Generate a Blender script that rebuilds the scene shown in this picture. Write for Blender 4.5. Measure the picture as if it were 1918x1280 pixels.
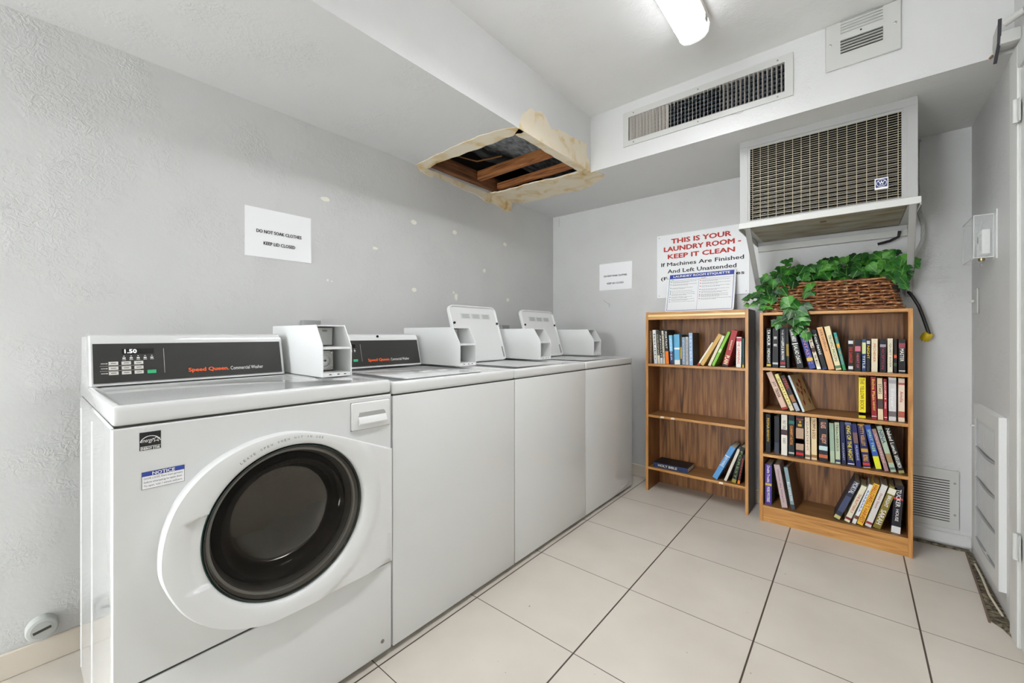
import bpy, bmesh, math, random
from mathutils import Vector, Matrix
random.seed(7)
for o in list(bpy.data.objects): bpy.data.objects.remove(o)
SC = bpy.context.scene
COL = SC.collection
R = math.radians

# ------------------------------------------------------------------ camera
cd = bpy.data.cameras.new('camera'); cam = bpy.data.objects.new('camera', cd); COL.objects.link(cam)
cam.location = (0, 0, 1.085); cam.rotation_euler = (R(90), 0, R(39.82))
cd.sensor_width = 36; cd.lens = 767.6/1918*36; cd.shift_y = -13.9/1918; cd.clip_start = .02
SC.camera = cam
# ------------------------------------------------------------------ world, exposure
w = bpy.data.worlds.new('world'); SC.world = w; w.use_nodes = True
w.node_tree.nodes['Background'].inputs[0].default_value = (.93, .97, 1, 1)
w.node_tree.nodes['Background'].inputs[1].default_value = 16.5   # fill daylight through an added, unseen doorway behind the camera
SC.view_settings.view_transform = 'Standard'; SC.view_settings.look = 'None'
SC.view_settings.gamma = 1; SC.view_settings.use_curve_mapping = False
SC.view_settings.exposure = 0.06
LAMP = 8.0         # glow of the fluorescent lenses
TUBE = 15.0        # watts thrown downwards by each fixture
SC.cycles.max_bounces = 14; SC.cycles.diffuse_bounces = 8; SC.cycles.transmission_bounces = 10
SC.cycles.sample_clamp_indirect = 8

# ------------------------------------------------------------------ materials
def srgb(r, g, b):
    f = lambda c: (c/255/12.92) if c/255 <= .04045 else ((c/255+.055)/1.055)**2.4
    return (f(r), f(g), f(b), 1)
MATS = {}
def mat(name, rgb, rough=.5, metal=0, spec=.5, emit=None, trans=0, coat=0, alpha=1):
    if name in MATS: return MATS[name]
    m = bpy.data.materials.new(name); m.use_nodes = True; m.diffuse_color = srgb(*rgb)
    b = m.node_tree.nodes['Principled BSDF']
    b.inputs['Base Color'].default_value = srgb(*rgb)
    b.inputs['Roughness'].default_value = rough; b.inputs['Metallic'].default_value = metal
    b.inputs['Specular IOR Level'].default_value = spec
    b.inputs['Transmission Weight'].default_value = trans; b.inputs['Coat Weight'].default_value = coat
    b.inputs['Alpha'].default_value = alpha
    if emit:
        b.inputs['Emission Color'].default_value = srgb(*rgb); b.inputs['Emission Strength'].default_value = emit
    MATS[name] = m
    return m
def N(m, t, **k):
    n = m.node_tree.nodes.new(t)
    for a, v in k.items():
        if a.startswith('i_'): n.inputs[a[2:].replace('_', ' ')].default_value = v
        else: setattr(n, a, v)
    return n
def L(m, a, b): m.node_tree.links.new(a, b)
def bsdf(m): return m.node_tree.nodes['Principled BSDF']
def ramp(m, stops):
    r = N(m, 'ShaderNodeValToRGB'); e = r.color_ramp.elements
    while len(e) < len(stops): e.new(.5)
    for k, (p, c) in enumerate(stops): e[k].position = p; e[k].color = srgb(*c)
    return r
def mapping(m, scale, rot=(0, 0, 0), kind='Position'):
    if kind == 'Position': g = N(m, 'ShaderNodeNewGeometry').outputs['Position']
    else: g = N(m, 'ShaderNodeTexCoord').outputs['Object']
    mp = N(m, 'ShaderNodeMapping'); mp.inputs['Scale'].default_value = scale; mp.inputs['Rotation'].default_value = rot
    L(m, g, mp.inputs[0]); return mp.outputs[0]
def bump(m, h, strength, dist):
    b = N(m, 'ShaderNodeBump'); b.inputs['Strength'].default_value = strength; b.inputs['Distance'].default_value = dist
    L(m, h, b.inputs['Height']); L(m, b.outputs[0], bsdf(m).inputs['Normal']); return b

def paint(name, rgb, strength=.35, rough=.45):
    m = mat(name, rgb, rough)
    p = mapping(m, (1, 1, 1))
    n1 = N(m, 'ShaderNodeTexNoise'); n1.inputs['Scale'].default_value = 55; n1.inputs['Detail'].default_value = 4; n1.inputs['Distortion'].default_value = 1.5
    n2 = N(m, 'ShaderNodeTexNoise'); n2.inputs['Scale'].default_value = 5; n2.inputs['Detail'].default_value = 3
    n3 = N(m, 'ShaderNodeTexNoise'); n3.inputs['Scale'].default_value = 2.0; n3.inputs['Detail'].default_value = 2
    for n in (n1, n2, n3): L(m, p, n.inputs['Vector'])
    msk = N(m, 'ShaderNodeMapRange'); msk.inputs[1].default_value = .48; msk.inputs[2].default_value = .66; msk.inputs[3].default_value = .12
    L(m, n2.outputs[0], msk.inputs[0])
    mu = N(m, 'ShaderNodeMath', operation='MULTIPLY'); L(m, n1.outputs[0], mu.inputs[0]); L(m, msk.outputs[0], mu.inputs[1])
    ad = N(m, 'ShaderNodeMath', operation='ADD'); L(m, mu.outputs[0], ad.inputs[0]); L(m, n3.outputs[0], ad.inputs[1])
    bump(m, ad.outputs[0], strength, .006)
    mx = N(m, 'ShaderNodeMix', data_type='RGBA'); mx.inputs[6].default_value = srgb(*rgb); mx.inputs[7].default_value = srgb(*[c-7 for c in rgb])
    L(m, n2.outputs[0], mx.inputs[0]); L(m, mx.outputs[2], bsdf(m).inputs['Base Color'])
    return m
WALL = paint('wall_paint', (207, 207, 206), .6)
CEIL = paint('ceiling_paint', (228, 228, 227), .4)
TRIMP = paint('soffit_paint', (212, 212, 211), .4)
GREY = mat('grey_painted_metal', (196, 196, 192), .4)
GREYD = mat('grey_painted_metal_dark', (150, 151, 148), .45)
WHITE = mat('white_enamel', (217, 218, 217), .07, coat=.3)
WHITE2 = mat('white_plastic', (224, 225, 224), .3)
PAPER = mat('white_paper', (244, 244, 246), .8)
BLACKP = mat('black_panel', (44, 43, 41), .35)
BLACK = mat('black_rubber', (14, 14, 14), .5)
DARK = mat('dark_void', (12, 12, 12), .9)
GAP = mat('dark_seam', (60, 60, 58), .8)
STEEL = mat('steel', (190, 190, 188), .25, 1)
STEELD = mat('dull_steel', (150, 148, 142), .4, 1)
INKB = mat('black_ink', (25, 25, 27), .6)
INKG = mat('grey_ink', (110, 110, 112), .7)
INKR = mat('red_ink', (186, 48, 38), .6)
INKW = mat('white_ink', (240, 240, 238), .5)
ORANGE = mat('orange_ink', (240, 98, 34), .5)
BLUE = mat('blue_ink', (48, 70, 158), .5)
GREENK = mat('green_key', (52, 178, 120), .4)
CREAM = mat('page_cream', (222, 208, 180), .85)
LEDW = mat('display_digit', (240, 240, 245), .4, emit=1.2)

def wood(name, c1, c2, c3, axis='z', rough=.4, sc=1):
    m = mat(name, c2, rough)
    s = {'z': (38, 38, 2.2), 'x': (2.2, 38, 38), 'y': (38, 2.2, 38)}[axis]
    p = mapping(m, tuple(v*sc for v in s))
    n = N(m, 'ShaderNodeTexNoise'); n.inputs['Scale'].default_value = 1.6; n.inputs['Detail'].default_value = 6; n.inputs['Distortion'].default_value = 1.2
    L(m, p, n.inputs['Vector'])
    r = ramp(m, [(.3, c1), (.5, c2), (.68, c3)]); L(m, n.outputs[0], r.inputs[0]); L(m, r.outputs[0], bsdf(m).inputs['Base Color'])
    bump(m, n.outputs[0], .15, .002)
    return m
OAKV = wood('oak_vertical', (150, 98, 44), (188, 132, 68), (204, 152, 88), 'z')
OAKH = wood('oak_horizontal', (150, 98, 44), (190, 136, 72), (206, 156, 92), 'x')
OAKB = wood('oak_back_panel', (74, 42, 20), (142, 94, 52), (172, 122, 74), 'z', .5, .7)
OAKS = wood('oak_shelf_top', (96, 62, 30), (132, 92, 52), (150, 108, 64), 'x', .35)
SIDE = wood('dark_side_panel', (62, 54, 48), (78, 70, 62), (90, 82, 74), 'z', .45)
LUMBER = wood('raw_lumber', (96, 52, 22), (150, 92, 48), (178, 122, 72), 'x', .8)
LUMBERY = wood('raw_lumber_lengthwise', (60, 34, 16), (104, 64, 34), (130, 86, 50), 'y', .8)

def plaster():
    m = mat('bare_plaster', (226, 214, 190), .85)
    n = N(m, 'ShaderNodeTexNoise'); n.inputs['Scale'].default_value = 9; n.inputs['Detail'].default_value = 5; n.inputs['Distortion'].default_value = .8
    L(m, mapping(m, (1, 1, 1)), n.inputs['Vector'])
    r = ramp(m, [(.0, (230, 222, 206)), (.50, (226, 214, 190)), (.66, (212, 186, 134)), (.8, (158, 116, 66))])
    L(m, n.outputs[0], r.inputs[0]); L(m, r.outputs[0], bsdf(m).inputs['Base Color']); bump(m, n.outputs[0], .4, .004)
    return m
PLASTER = plaster()

def tiles():
    m = mat('floor_tile', (208, 199, 186), .32)
    g = N(m, 'ShaderNodeNewGeometry'); s = N(m, 'ShaderNodeSeparateXYZ'); L(m, g.outputs['Position'], s.inputs[0])
    def line(out, off, pitch, half):
        a = N(m, 'ShaderNodeMath', operation='ADD'); a.inputs[1].default_value = off; L(m, out, a.inputs[0])
        q = N(m, 'ShaderNodeMath', operation='PINGPONG'); q.inputs[1].default_value = pitch/2; L(m, a.outputs[0], q.inputs[0])
        c = N(m, 'ShaderNodeMath', operation='LESS_THAN'); c.inputs[1].default_value = half; L(m, q.outputs[0], c.inputs[0]); return c
    a = line(s.outputs[0], 1.191+.4594*10, .4594, .0028); b = line(s.outputs[1], -1.657+.4545*20, .4545, .0016)
    mx = N(m, 'ShaderNodeMath', operation='MAXIMUM'); L(m, a.outputs[0], mx.inputs[0]); L(m, b.outputs[0], mx.inputs[1])
    n = N(m, 'ShaderNodeTexNoise'); n.inputs['Scale'].default_value = 3; n.inputs['Detail'].default_value = 4
    r = ramp(m, [(.3, (198, 190, 179)), (.7, (209, 202, 192))]); L(m, n.outputs[0], r.inputs[0]); L(m, g.outputs['Position'], n.inputs['Vector'])
    n2 = N(m, 'ShaderNodeTexNoise'); n2.inputs['Scale'].default_value = 45; L(m, g.outputs['Position'], n2.inputs['Vector'])
    sp = N(m, 'ShaderNodeMath', operation='GREATER_THAN'); sp.inputs[1].default_value = .775; L(m, n2.outputs[0], sp.inputs[0])
    c0 = N(m, 'ShaderNodeMix', data_type='RGBA'); L(m, sp.outputs[0], c0.inputs[0]); L(m, r.outputs[0], c0.inputs[6]); c0.inputs[7].default_value = srgb(150, 140, 128)
    c = N(m, 'ShaderNodeMix', data_type='RGBA'); L(m, mx.outputs[0], c.inputs[0]); L(m, c0.outputs[2], c.inputs[6]); c.inputs[7].default_value = srgb(74, 66, 58)
    L(m, c.outputs[2], bsdf(m).inputs['Base Color'])
    inv = N(m, 'ShaderNodeMath', operation='SUBTRACT'); inv.inputs[0].default_value = 1; L(m, mx.outputs[0], inv.inputs[1])
    bump(m, inv.outputs[0], .4, .002)
    return m
FLOOR = tiles()
BASET = mat('beige_base_tile', (214, 204, 190), .35)

# ------------------------------------------------------------------ mesh helpers
WL = {}                       # world location of every object's origin
def wl(o): return WL.get(o.name, Vector((0, 0, 0)))
def bm_new(): return bmesh.new()
def box(bm, x0, x1, y0, y1, z0, z1, bev=0, seg=2, mi=0):
    r = bmesh.ops.create_cube(bm, size=1)
    vs = r['verts']
    sx, sy, sz = abs(x1-x0), abs(y1-y0), abs(z1-z0)
    for v in vs: v.co = Vector(((x0+x1)/2+v.co.x*sx, (y0+y1)/2+v.co.y*sy, (z0+z1)/2+v.co.z*sz))
    fs = set(f for v in vs for f in v.link_faces)
    for f in fs: f.material_index = mi
    if bev:
        es = list(set(e for v in vs for e in v.link_edges))
        rr = bmesh.ops.bevel(bm, geom=es, offset=bev, segments=seg, affect='EDGES', profile=.6)
        for f in rr['faces']: f.material_index = mi
def poly_prism(bm, pts, axis, a, b, mi=0):
    """pts: 2D outline; axis = extrusion axis; pts fill the two other axes in xyz order"""
    def P(p, c):
        if axis == 'x': return (c, p[0], p[1])
        if axis == 'y': return (p[0], c, p[1])
        return (p[0], p[1], c)
    v0 = [bm.verts.new(P(p, a)) for p in pts]; v1 = [bm.verts.new(P(p, b)) for p in pts]
    fs = [bm.faces.new(v0[::-1]), bm.faces.new(v1)]
    n = len(pts)
    for i in range(n): fs.append(bm.faces.new((v0[i], v0[(i+1) % n], v1[(i+1) % n], v1[i])))
    for f in fs: f.material_index = mi
    return fs
def tube(bm, pts, r, n=8, mi=0, closed=False):
    pts = [Vector(p) for p in pts]; rings = []
    rr = r if isinstance(r, (list, tuple)) else [r]*len(pts)
    up = Vector((0, 0, 1)); last = None
    for i, p in enumerate(pts):
        if closed: t = pts[(i+1) % len(pts)]-pts[i-1]
        else: t = pts[min(i+1, len(pts)-1)]-pts[max(i-1, 0)]
        t.normalize()
        a = (last - t*last.dot(t)) if last is not None else (up.cross(t) if abs(t.z) < .95 else Vector((1, 0, 0)).cross(t))
        if a.length < 1e-6: a = Vector((1, 0, 0))
        a.normalize(); last = a; b = t.cross(a)
        rings.append([bm.verts.new(p+(a*math.cos(k*2*math.pi/n)+b*math.sin(k*2*math.pi/n))*rr[i]) for k in range(n)])
    m = len(rings)
    for i in range(m if closed else m-1):
        A, B = rings[i], rings[(i+1) % m]
        for k in range(n):
            f = bm.faces.new((A[k], A[(k+1) % n], B[(k+1) % n], B[k])); f.material_index = mi; f.smooth = True
    if not closed:
        bm.faces.new(rings[0][::-1]).material_index = mi; bm.faces.new(rings[-1]).material_index = mi
def lathe(bm, prof, c, axis='x', n=48, mi=0, cap=True):
    """prof: (radius, offset along axis)"""
    c = Vector(c); rings = []
    for r, h in prof:
        ring = []
        for k in range(n):
            a = k*2*math.pi/n; u, v = math.cos(a)*r, math.sin(a)*r
            d = {'x': (h, u, v), 'y': (u, h, v), 'z': (u, v, h)}[axis]
            ring.append(bm.verts.new(c+Vector(d)))
        rings.append(ring)
    for A, B in zip(rings, rings[1:]):
        for k in range(n):
            f = bm.faces.new((A[k], A[(k+1) % n], B[(k+1) % n], B[k])); f.material_index = mi; f.smooth = True
    if cap:
        for ring in (rings[0], rings[-1]):
            f = bm.faces.new(ring); f.material_index = mi
def smooth_all(bm, ang=40):
    for f in bm.faces: f.smooth = True
    for e in bm.edges:
        if len(e.link_faces) == 2 and e.calc_face_angle(0) > R(ang): e.smooth = False
def obj(name, bm, mats, parent=None, loc=None, smooth=True, ang=40):
    """bm holds world coordinates; parts are stored relative to their parent's origin"""
    if parent is not None and loc is None: base = wl(parent)
    else: base = Vector(loc) if loc is not None else Vector((0, 0, 0))
    bmesh.ops.recalc_face_normals(bm, faces=bm.faces[:])
    if smooth: smooth_all(bm, ang)
    bmesh.ops.translate(bm, verts=bm.verts[:], vec=-base)
    me = bpy.data.meshes.new(name); bm.to_mesh(me); bm.free()
    for m in (mats if isinstance(mats, (list, tuple)) else [mats]): me.materials.append(m)
    o = bpy.data.objects.new(name, me); COL.objects.link(o)
    if parent is not None:
        o.parent = parent; o.location = base-wl(parent)
    else: o.location = base
    WL[o.name] = base.copy()
    return o
def thing(name, label, cat, loc=(0, 0, 0), group=None):
    o = bpy.data.objects.new(name, None); o.empty_display_size = .05; COL.objects.link(o); o.location = loc
    WL[o.name] = Vector(loc); tag(o, label, cat, group); return o
def tag(o, label, cat, group=None):
    o['label'] = label; o['category'] = cat
    if group: o['group'] = group
    return o
def struct(name, bm, m, parent=None, smooth=False):
    o = obj(name, bm, m, parent, smooth=smooth)
    if parent is None: o['kind'] = 'structure'
    return o
def plabel(o, s): o['label'] = s; return o
def copy_tree(o, parent=None, off=None):
    c = o.copy(); COL.objects.link(c); c.parent = parent
    if parent is None and off is not None: c.location = o.location+Vector(off); WL[c.name] = WL[o.name]+Vector(off)
    elif parent is not None: WL[c.name] = wl(parent)+Vector(c.location)
    for ch in list(o.children): copy_tree(ch, c)
    return c
def bx(name, d, m, parent=None, bev=0, seg=2, loc=None):
    bm = bm_new(); box(bm, *d, bev=bev, seg=seg); return obj(name, bm, m, parent, loc)

# lettering: curve text turned into mesh and fitted into a box
TXT = {}
def text_mesh(s, bold=0.0, shear=0.0):
    k = (s, bold, shear)
    if k not in TXT:
        cu = bpy.data.curves.new('lettering', 'FONT'); cu.body = s; cu.offset = bold; cu.shear = shear; cu.resolution_u = 2
        cu.align_x = 'LEFT'; cu.fill_mode = 'FRONT'
        if '\n' in s: cu.align_x = 'CENTER'
        to = bpy.data.objects.new('lettering_tmp', cu)
        me = bpy.data.meshes.new_from_object(to)
        bpy.data.objects.remove(to); bpy.data.curves.remove(cu)
        xs = [v.co.x for v in me.vertices] or [0, 1]; ys = [v.co.y for v in me.vertices] or [0, 1]
        TXT[k] = (me, min(xs), max(xs), min(ys), max(ys))
    return TXT[k]
def add_text(bm, s, c, U, V, wd, ht, bold=.0, mi=0, shear=0, lift=.0006):
    """text centred at c, reading along U, filling wd x ht"""
    me, x0, x1, y0, y1 = text_mesh(s, 0, shear)
    U = Vector(U).normalized(); V = Vector(V).normalized(); W = U.cross(V); c = Vector(c)+W*lift
    if bold:                       # heavier strokes: the same letters laid down again a hair to the side
        k = bold*1.3*ht
        for q, (a, b) in enumerate(((-k, 0), (k, 0), (0, k*.6), (0, -k*.6))): add_text(bm, s, c+U*a+V*b-W*(lift-.00008*q), U, V, wd-2*k, ht-1.2*k, 0, mi, shear, lift)
        return
    sx = wd/max(x1-x0, 1e-6); sy = ht/max(y1-y0, 1e-6)
    vs = [bm.verts.new(c+U*((v.co.x-(x0+x1)/2)*sx)+V*((v.co.y-(y0+y1)/2)*sy)) for v in me.vertices]
    for p in me.polygons:
        try: f = bm.faces.new([vs[i] for i in p.vertices]); f.material_index = mi
        except ValueError: pass
def quad(bm, c, U, V, wd, ht, mi=0, lift=.0004):
    U = Vector(U).normalized(); V = Vector(V).normalized(); W = U.cross(V); c = Vector(c)+W*lift
    f = bm.faces.new([bm.verts.new(c+U*a*wd/2+V*b*ht/2) for a, b in ((-1, -1), (1, -1), (1, 1), (-1, 1))]); f.material_index = mi
def obj_flat(name, bm, mats, parent):
    """flat marks: keep the winding they were made with"""
    base = wl(parent); bmesh.ops.translate(bm, verts=bm.verts[:], vec=-base)
    me = bpy.data.meshes.new(name); bm.to_mesh(me); bm.free()
    for m in (mats if isinstance(mats, (list, tuple)) else [mats]): me.materials.append(m)
    o = bpy.data.objects.new(name, me); COL.objects.link(o); o.parent = parent; WL[o.name] = base.copy()
    return o
def jag(pts, amp=.004, n=4, seed=1, closed=True):
    rr = random.Random(seed); out = []
    m = len(pts)
    for i in range(m if closed else m-1):
        a, b = pts[i], pts[(i+1) % m]
        for k in range(n):
            t = k/n; out.append((a[0]+(b[0]-a[0])*t+(rr.uniform(-amp, amp) if k else 0), a[1]+(b[1]-a[1])*t+(rr.uniform(-amp, amp) if k else 0)))
    if not closed: out.append(pts[-1])
    return out

# ================================================================== THE ROOM
XL, XR, YB, YF, ZC, ZS = -2.05, .451, 3.03, -3.0, 2.467, 2.118
def room():
    bm = bm_new(); box(bm, XL-.1, XR+.1, YF-.1, YB+.1, -.1, 0); struct('floor', bm, FLOOR)
    bm = bm_new(); box(bm, XL-.1, XR+.1, YF-.1, YB+.1, ZC, ZC+.1); struct('ceiling', bm, CEIL)
    bm = bm_new(); box(bm, XL-.1, XL, YF, YB, 0, ZC); wlft = struct('wall_left', bm, WALL)
    bm = bm_new(); box(bm, XL-.1, XR+.1, YB, YB+.1, 0, ZC); wb = struct('wall_back', bm, WALL)
    bm = bm_new(); box(bm, XR, XR+.1, YF, YB, 0, ZC); wr = struct('wall_right', bm, WALL)
    bm = bm_new(); box(bm, XL-.1, -2.0, YF-.1, YF, 0, ZC); box(bm, -.90, XR+.1, YF-.1, YF, 0, ZC); box(bm, -2.0, -.90, YF-.1, YF, 2.08, ZC)  # unseen doorway opening added to let the fill daylight in
    struct('wall_front', bm, WALL)
    # left soffit: underside slab with the broken opening, fascia board
    bm = bm_new()
    HX, HY0, HY1 = -1.325, 1.612, 2.285
    box(bm, XL, -1.289, YF, HY0, ZS, ZS+.012); box(bm, XL, -1.289, HY1, YB, ZS, ZS+.012)
    box(bm, HX, -1.289, HY0, HY1, ZS, ZS+.012)
    box(bm, -1.301, -1.289, YF, 2.328, ZS+.012, ZC)
    s1 = struct('trim_1', bm, TRIMP)
    # back soffit with the grille opening
    bm = bm_new()
    box(bm, -1.289, XR, 2.328, YB, ZS, ZS+.012)
    box(bm, -1.301, -1.031, 2.328, 2.34, ZS+.012, ZC); box(bm, -.252, XR, 2.328, 2.34, ZS+.012, ZC)
    box(bm, -1.031, -.252, 2.328, 2.34, ZS+.012, 2.237); box(bm, -1.031, -.252, 2.328, 2.34, 2.377, ZC)
    s2 = struct('trim_2', bm, TRIMP)
    # plaster laid bare around the opening
    outer = [(-2.049, 1.545), (-1.924, 1.538), (-1.751, 1.529), (-1.605, 1.524), (-1.479, 1.529), (-1.377, 1.551), (-1.2895, 1.58)]
    inner = [(-2.049, 1.622), (-1.897, 1.610), (-1.708, 1.623), (-1.58, 1.634), (-1.451, 1.635), (-1.36, 1.64), (-1.2895, 1.64)]
    bm = bm_new()
    def strip(o, i, z0, z1, seed):
        rr = random.Random(seed); O, I = [], []
        for k in range(len(o)-1):
            for t in (0, .25, .5, .75):
                for src, dst, am in ((o, O, .004), (i, I, .007)):
                    j = am if 0 < t else 0
                    dst.append((src[k][0]+(src[k+1][0]-src[k][0])*t+rr.uniform(-j, j)*.5, src[k][1]+(src[k+1][1]-src[k][1])*t+rr.uniform(-j, j)))
        O.append(o[-1]); I.append(i[-1])
        for a in range(len(O)-1):
            q = [O[a], O[a+1], I[a+1], I[a]]
            lo = [bm.verts.new((p[0], p[1], z0)) for p in q]; hi = [bm.verts.new((p[0], p[1], z1)) for p in q]
            bm.faces.new(lo); bm.faces.new(hi[::-1])
            for c in range(4): bm.faces.new((lo[c], hi[c], hi[(c+1) % 4], lo[(c+1) % 4]))
    strip(outer, inner, ZS-.0025, ZS+.006, 3)
    o2 = [(-2.049, 2.50), (-2.002, 2.532), (-1.846, 2.552), (-1.685, 2.55), (-1.585, 2.556), (-1.47, 2.57), (-1.381, 2.526), (-1.286, 2.48), (-1.237, 2.417)]
    i2 = [(-2.049, 2.20), (-1.97, 2.225), (-1.85, 2.235), (-1.72, 2.24), (-1.60, 2.25), (-1.50, 2.27), (-1.40, 2.28), (-1.33, 2.292), (-1.25, 2.36)]
    strip(o2, i2, ZS-.0025, ZS+.006, 4)
    strip([(-1.2895, 1.60), (-1.2895, 1.8), (-1.2895, 2.0), (-1.2895, 2.2), (-1.2895, 2.325)], [(-1.342, 1.63), (-1.336, 1.8), (-1.342, 2.0), (-1.337, 2.2), (-1.345, 2.29)], ZS-.0025, ZS+.006, 5)
    plabel(obj('bare_plaster', bm, PLASTER, s1, smooth=False), 'cream plaster and brown water stain around the ceiling opening')
    # torn paper on the fascia
    fp = [(1.600, 2.1165), (1.616, 2.168), (1.626, 2.199), (1.664, 2.23), (1.694, 2.26), (1.729, 2.257), (1.792, 2.28), (1.836, 2.263), (1.887, 2.219), (1.951, 2.25), (2.075, 2.256), (2.183, 2.268), (2.25, 2.272), (2.275, 2.290), (2.282, 2.267), (2.268, 2.225), (2.312, 2.181), (2.325, 2.1165)]
    bm = bm_new(); poly_prism(bm, jag(fp, .003, 3, 8), 'x', -1.290, -1.2865)
    plabel(obj('bare_plaster', bm, PLASTER, s1, smooth=False), 'torn cream plaster patch on the soffit face')
    # brown paper curling off the wall under the opening
    wp = [(1.555, 2.119), (1.577, 2.091), (1.668, 2.075), (1.683, 2.094), (1.82, 2.088), (1.947, 2.072), (2.084, 2.070), (2.156, 2.046), (2.218, 2.055), (2.39, 2.030), (2.446, 2.046), (2.453, 2.109), (2.47, 2.1165)]
    bm = bm_new(); poly_prism(bm, jag(wp, .004, 3, 9), 'x', -2.05, -2.045)
    plabel(obj('peeling_plaster', bm, PLASTER, wlft, smooth=False), 'ragged cream plaster edge at the top of the wall')
    # dark boards painting the hollow's shade, and the duct board at its top
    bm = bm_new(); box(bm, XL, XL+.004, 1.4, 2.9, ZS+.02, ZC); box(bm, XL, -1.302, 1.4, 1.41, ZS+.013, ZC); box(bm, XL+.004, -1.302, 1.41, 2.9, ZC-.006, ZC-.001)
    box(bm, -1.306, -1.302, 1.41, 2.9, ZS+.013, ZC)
    obj('cavity_shade', bm, mat('cavity_shade_dark', (34, 30, 27), .95), s1, smooth=False)
    duct = mat('duct_board', (112, 116, 118), .8)
    n = N(duct, 'ShaderNodeTexNoise'); n.inputs['Scale'].default_value = 22; n.inputs['Detail'].default_value = 5
    r = ramp(duct, [(.35, (110, 116, 122)), (.65, (190, 194, 198))]); L(duct, n.outputs[0], r.inputs[0]); L(duct, r.outputs[0], bsdf(duct).inputs['Base Color'])
    bx('duct_board', (-1.90, -1.31, 1.45, 2.9, 2.32, 2.45), duct, s1)
    # chipped paint spots
    bm = bm_new()
    rr = random.Random(5)
    for y, z, a, b in [(.986, 1.766, .022, .012), (1.528, 1.765, .021, .014), (1.266, 1.564, .018, .009), (1.859, 1.766, .02, .015), (2.374, 1.771, .022, .014), (2.145, 1.544, .016, .014), (1.531, 1.354, .02, .012), (1.872, 1.334, .016, .022), (1.85, 1.362, .01, .008), (2.408, 1.349, .018, .014), (.998, 1.359, .006, .006), (1.02, 1.355, .004, .004)]:
        pts = [(y+math.cos(t*math.pi/5)*a*rr.uniform(.75, 1.15), z+math.sin(t*math.pi/5)*b*rr.uniform(.8, 1.15)) for t in range(10)]
        poly_prism(bm, pts, 'x', XL, XL+.0012)
    plabel(obj('chipped_paint', bm, mat('bare_wall_spot', (236, 234, 222), .8), wlft, smooth=False), 'small white spots where paint chipped off the wall')
    bm = bm_new()
    for x, z, a, b in [(-1.125, .874, .006, .007)]:
        poly_prism(bm, [(x+math.cos(t)*a, z+math.sin(t)*b) for t in (0, 1, 2, 3, 4, 5)], 'y', YB-.0012, YB)
    obj('chipped_paint', bm, MATS['bare_wall_spot'], wb, smooth=False)
    # thin crack lines
    bm = bm_new()
    for pts in ([(-1.99, 3.029, 2.11), (-1.985, 3.029, 2.07), (-1.99, 3.029, 2.03)], [(-1.56, 3.029, 1.36), (-1.52, 3.029, 1.33), (-1.49, 3.029, 1.31)], [(-1.51, 3.029, 1.335), (-1.51, 3.029, 1.30)]):
        tube(bm, pts, .0012, 5)
    obj('paint_crack', bm, GREYD, wb)
    bm = bm_new(); tube(bm, [(-.62, 2.3275, 2.205), (-.50, 2.3275, 2.212), (-.44, 2.3275, 2.200), (-.40, 2.3275, 2.222), (-.30, 2.3275, 2.225), (-.22, 2.3275, 2.214)], .0009, 5)
    obj('paint_crack', bm, GREYD, s2)
    # baseboards
    bm = bm_new()
    y = YF
    box(bm, XL, XL+.010, YF, YB, 0, .082, .003, 1); b = struct('baseboard_left', bm, BASET)
    bm = bm_new(); box(bm, XL+.01, -.42, YB-.012, YB, 0, .088, .003, 1); struct('baseboard_back', bm, BASET)
    bm = bm_new(); box(bm, .21, XR, YB-.014, YB, .018, .075, .004, 1); struct('trim_3', bm, TRIMP)
room()

# joists in the opening
def joist(d, m, label):
    bm = bm_new(); box(bm, *d, bev=.003, seg=1); tag(obj('ceiling_joist', bm, m, None, loc=((d[0]+d[1])/2, (d[2]+d[3])/2, d[4])), label, 'joist', 'joists in the ceiling opening')
joist((-2.0, -1.345, 2.02, 2.058, 2.15, 2.212), LUMBER, 'brown wooden joist across the middle of the ceiling opening')
joist((-2.0, -1.345, 2.225, 2.262, 2.142, 2.186), LUMBER, 'brown wooden joist along the far edge of the ceiling opening')
joist((-1.344, -1.308, 1.45, 2.80, 2.131, 2.22), LUMBERY, 'long wooden joist behind the soffit face, along the right edge of the opening')
joist((-2.043, -2.005, 1.45, 2.85, 2.131, 2.22), LUMBERY, 'dark wooden joist against the wall, along the left edge of the opening')
bm = bm_new()
tube(bm, [(-1.98, 1.65, 2.30), (-1.93, 1.75, 2.33), (-1.9, 1.85, 2.31), (-1.86, 1.97, 2.26), (-1.8, 2.2, 2.27)], .032, 12)
tag(obj('flexible_duct', bm, mat('black_hose', (38, 40, 40), .35), None, loc=(-1.9, 1.85, 2.25)), 'black corrugated hose lying inside the ceiling opening', 'hose')
bm = bm_new()
tube(bm, [(-2.0, 1.8, 2.25), (-1.9, 1.92, 2.22), (-1.75, 2.0, 2.24)], .006, 8); 
tag(obj('copper_pipe', bm, mat('old_copper', (120, 84, 50), .4, .8), None, loc=(-1.9, 1.9, 2.22)), 'thin brown pipe in the ceiling opening beside the black hose', 'pipe')

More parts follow.
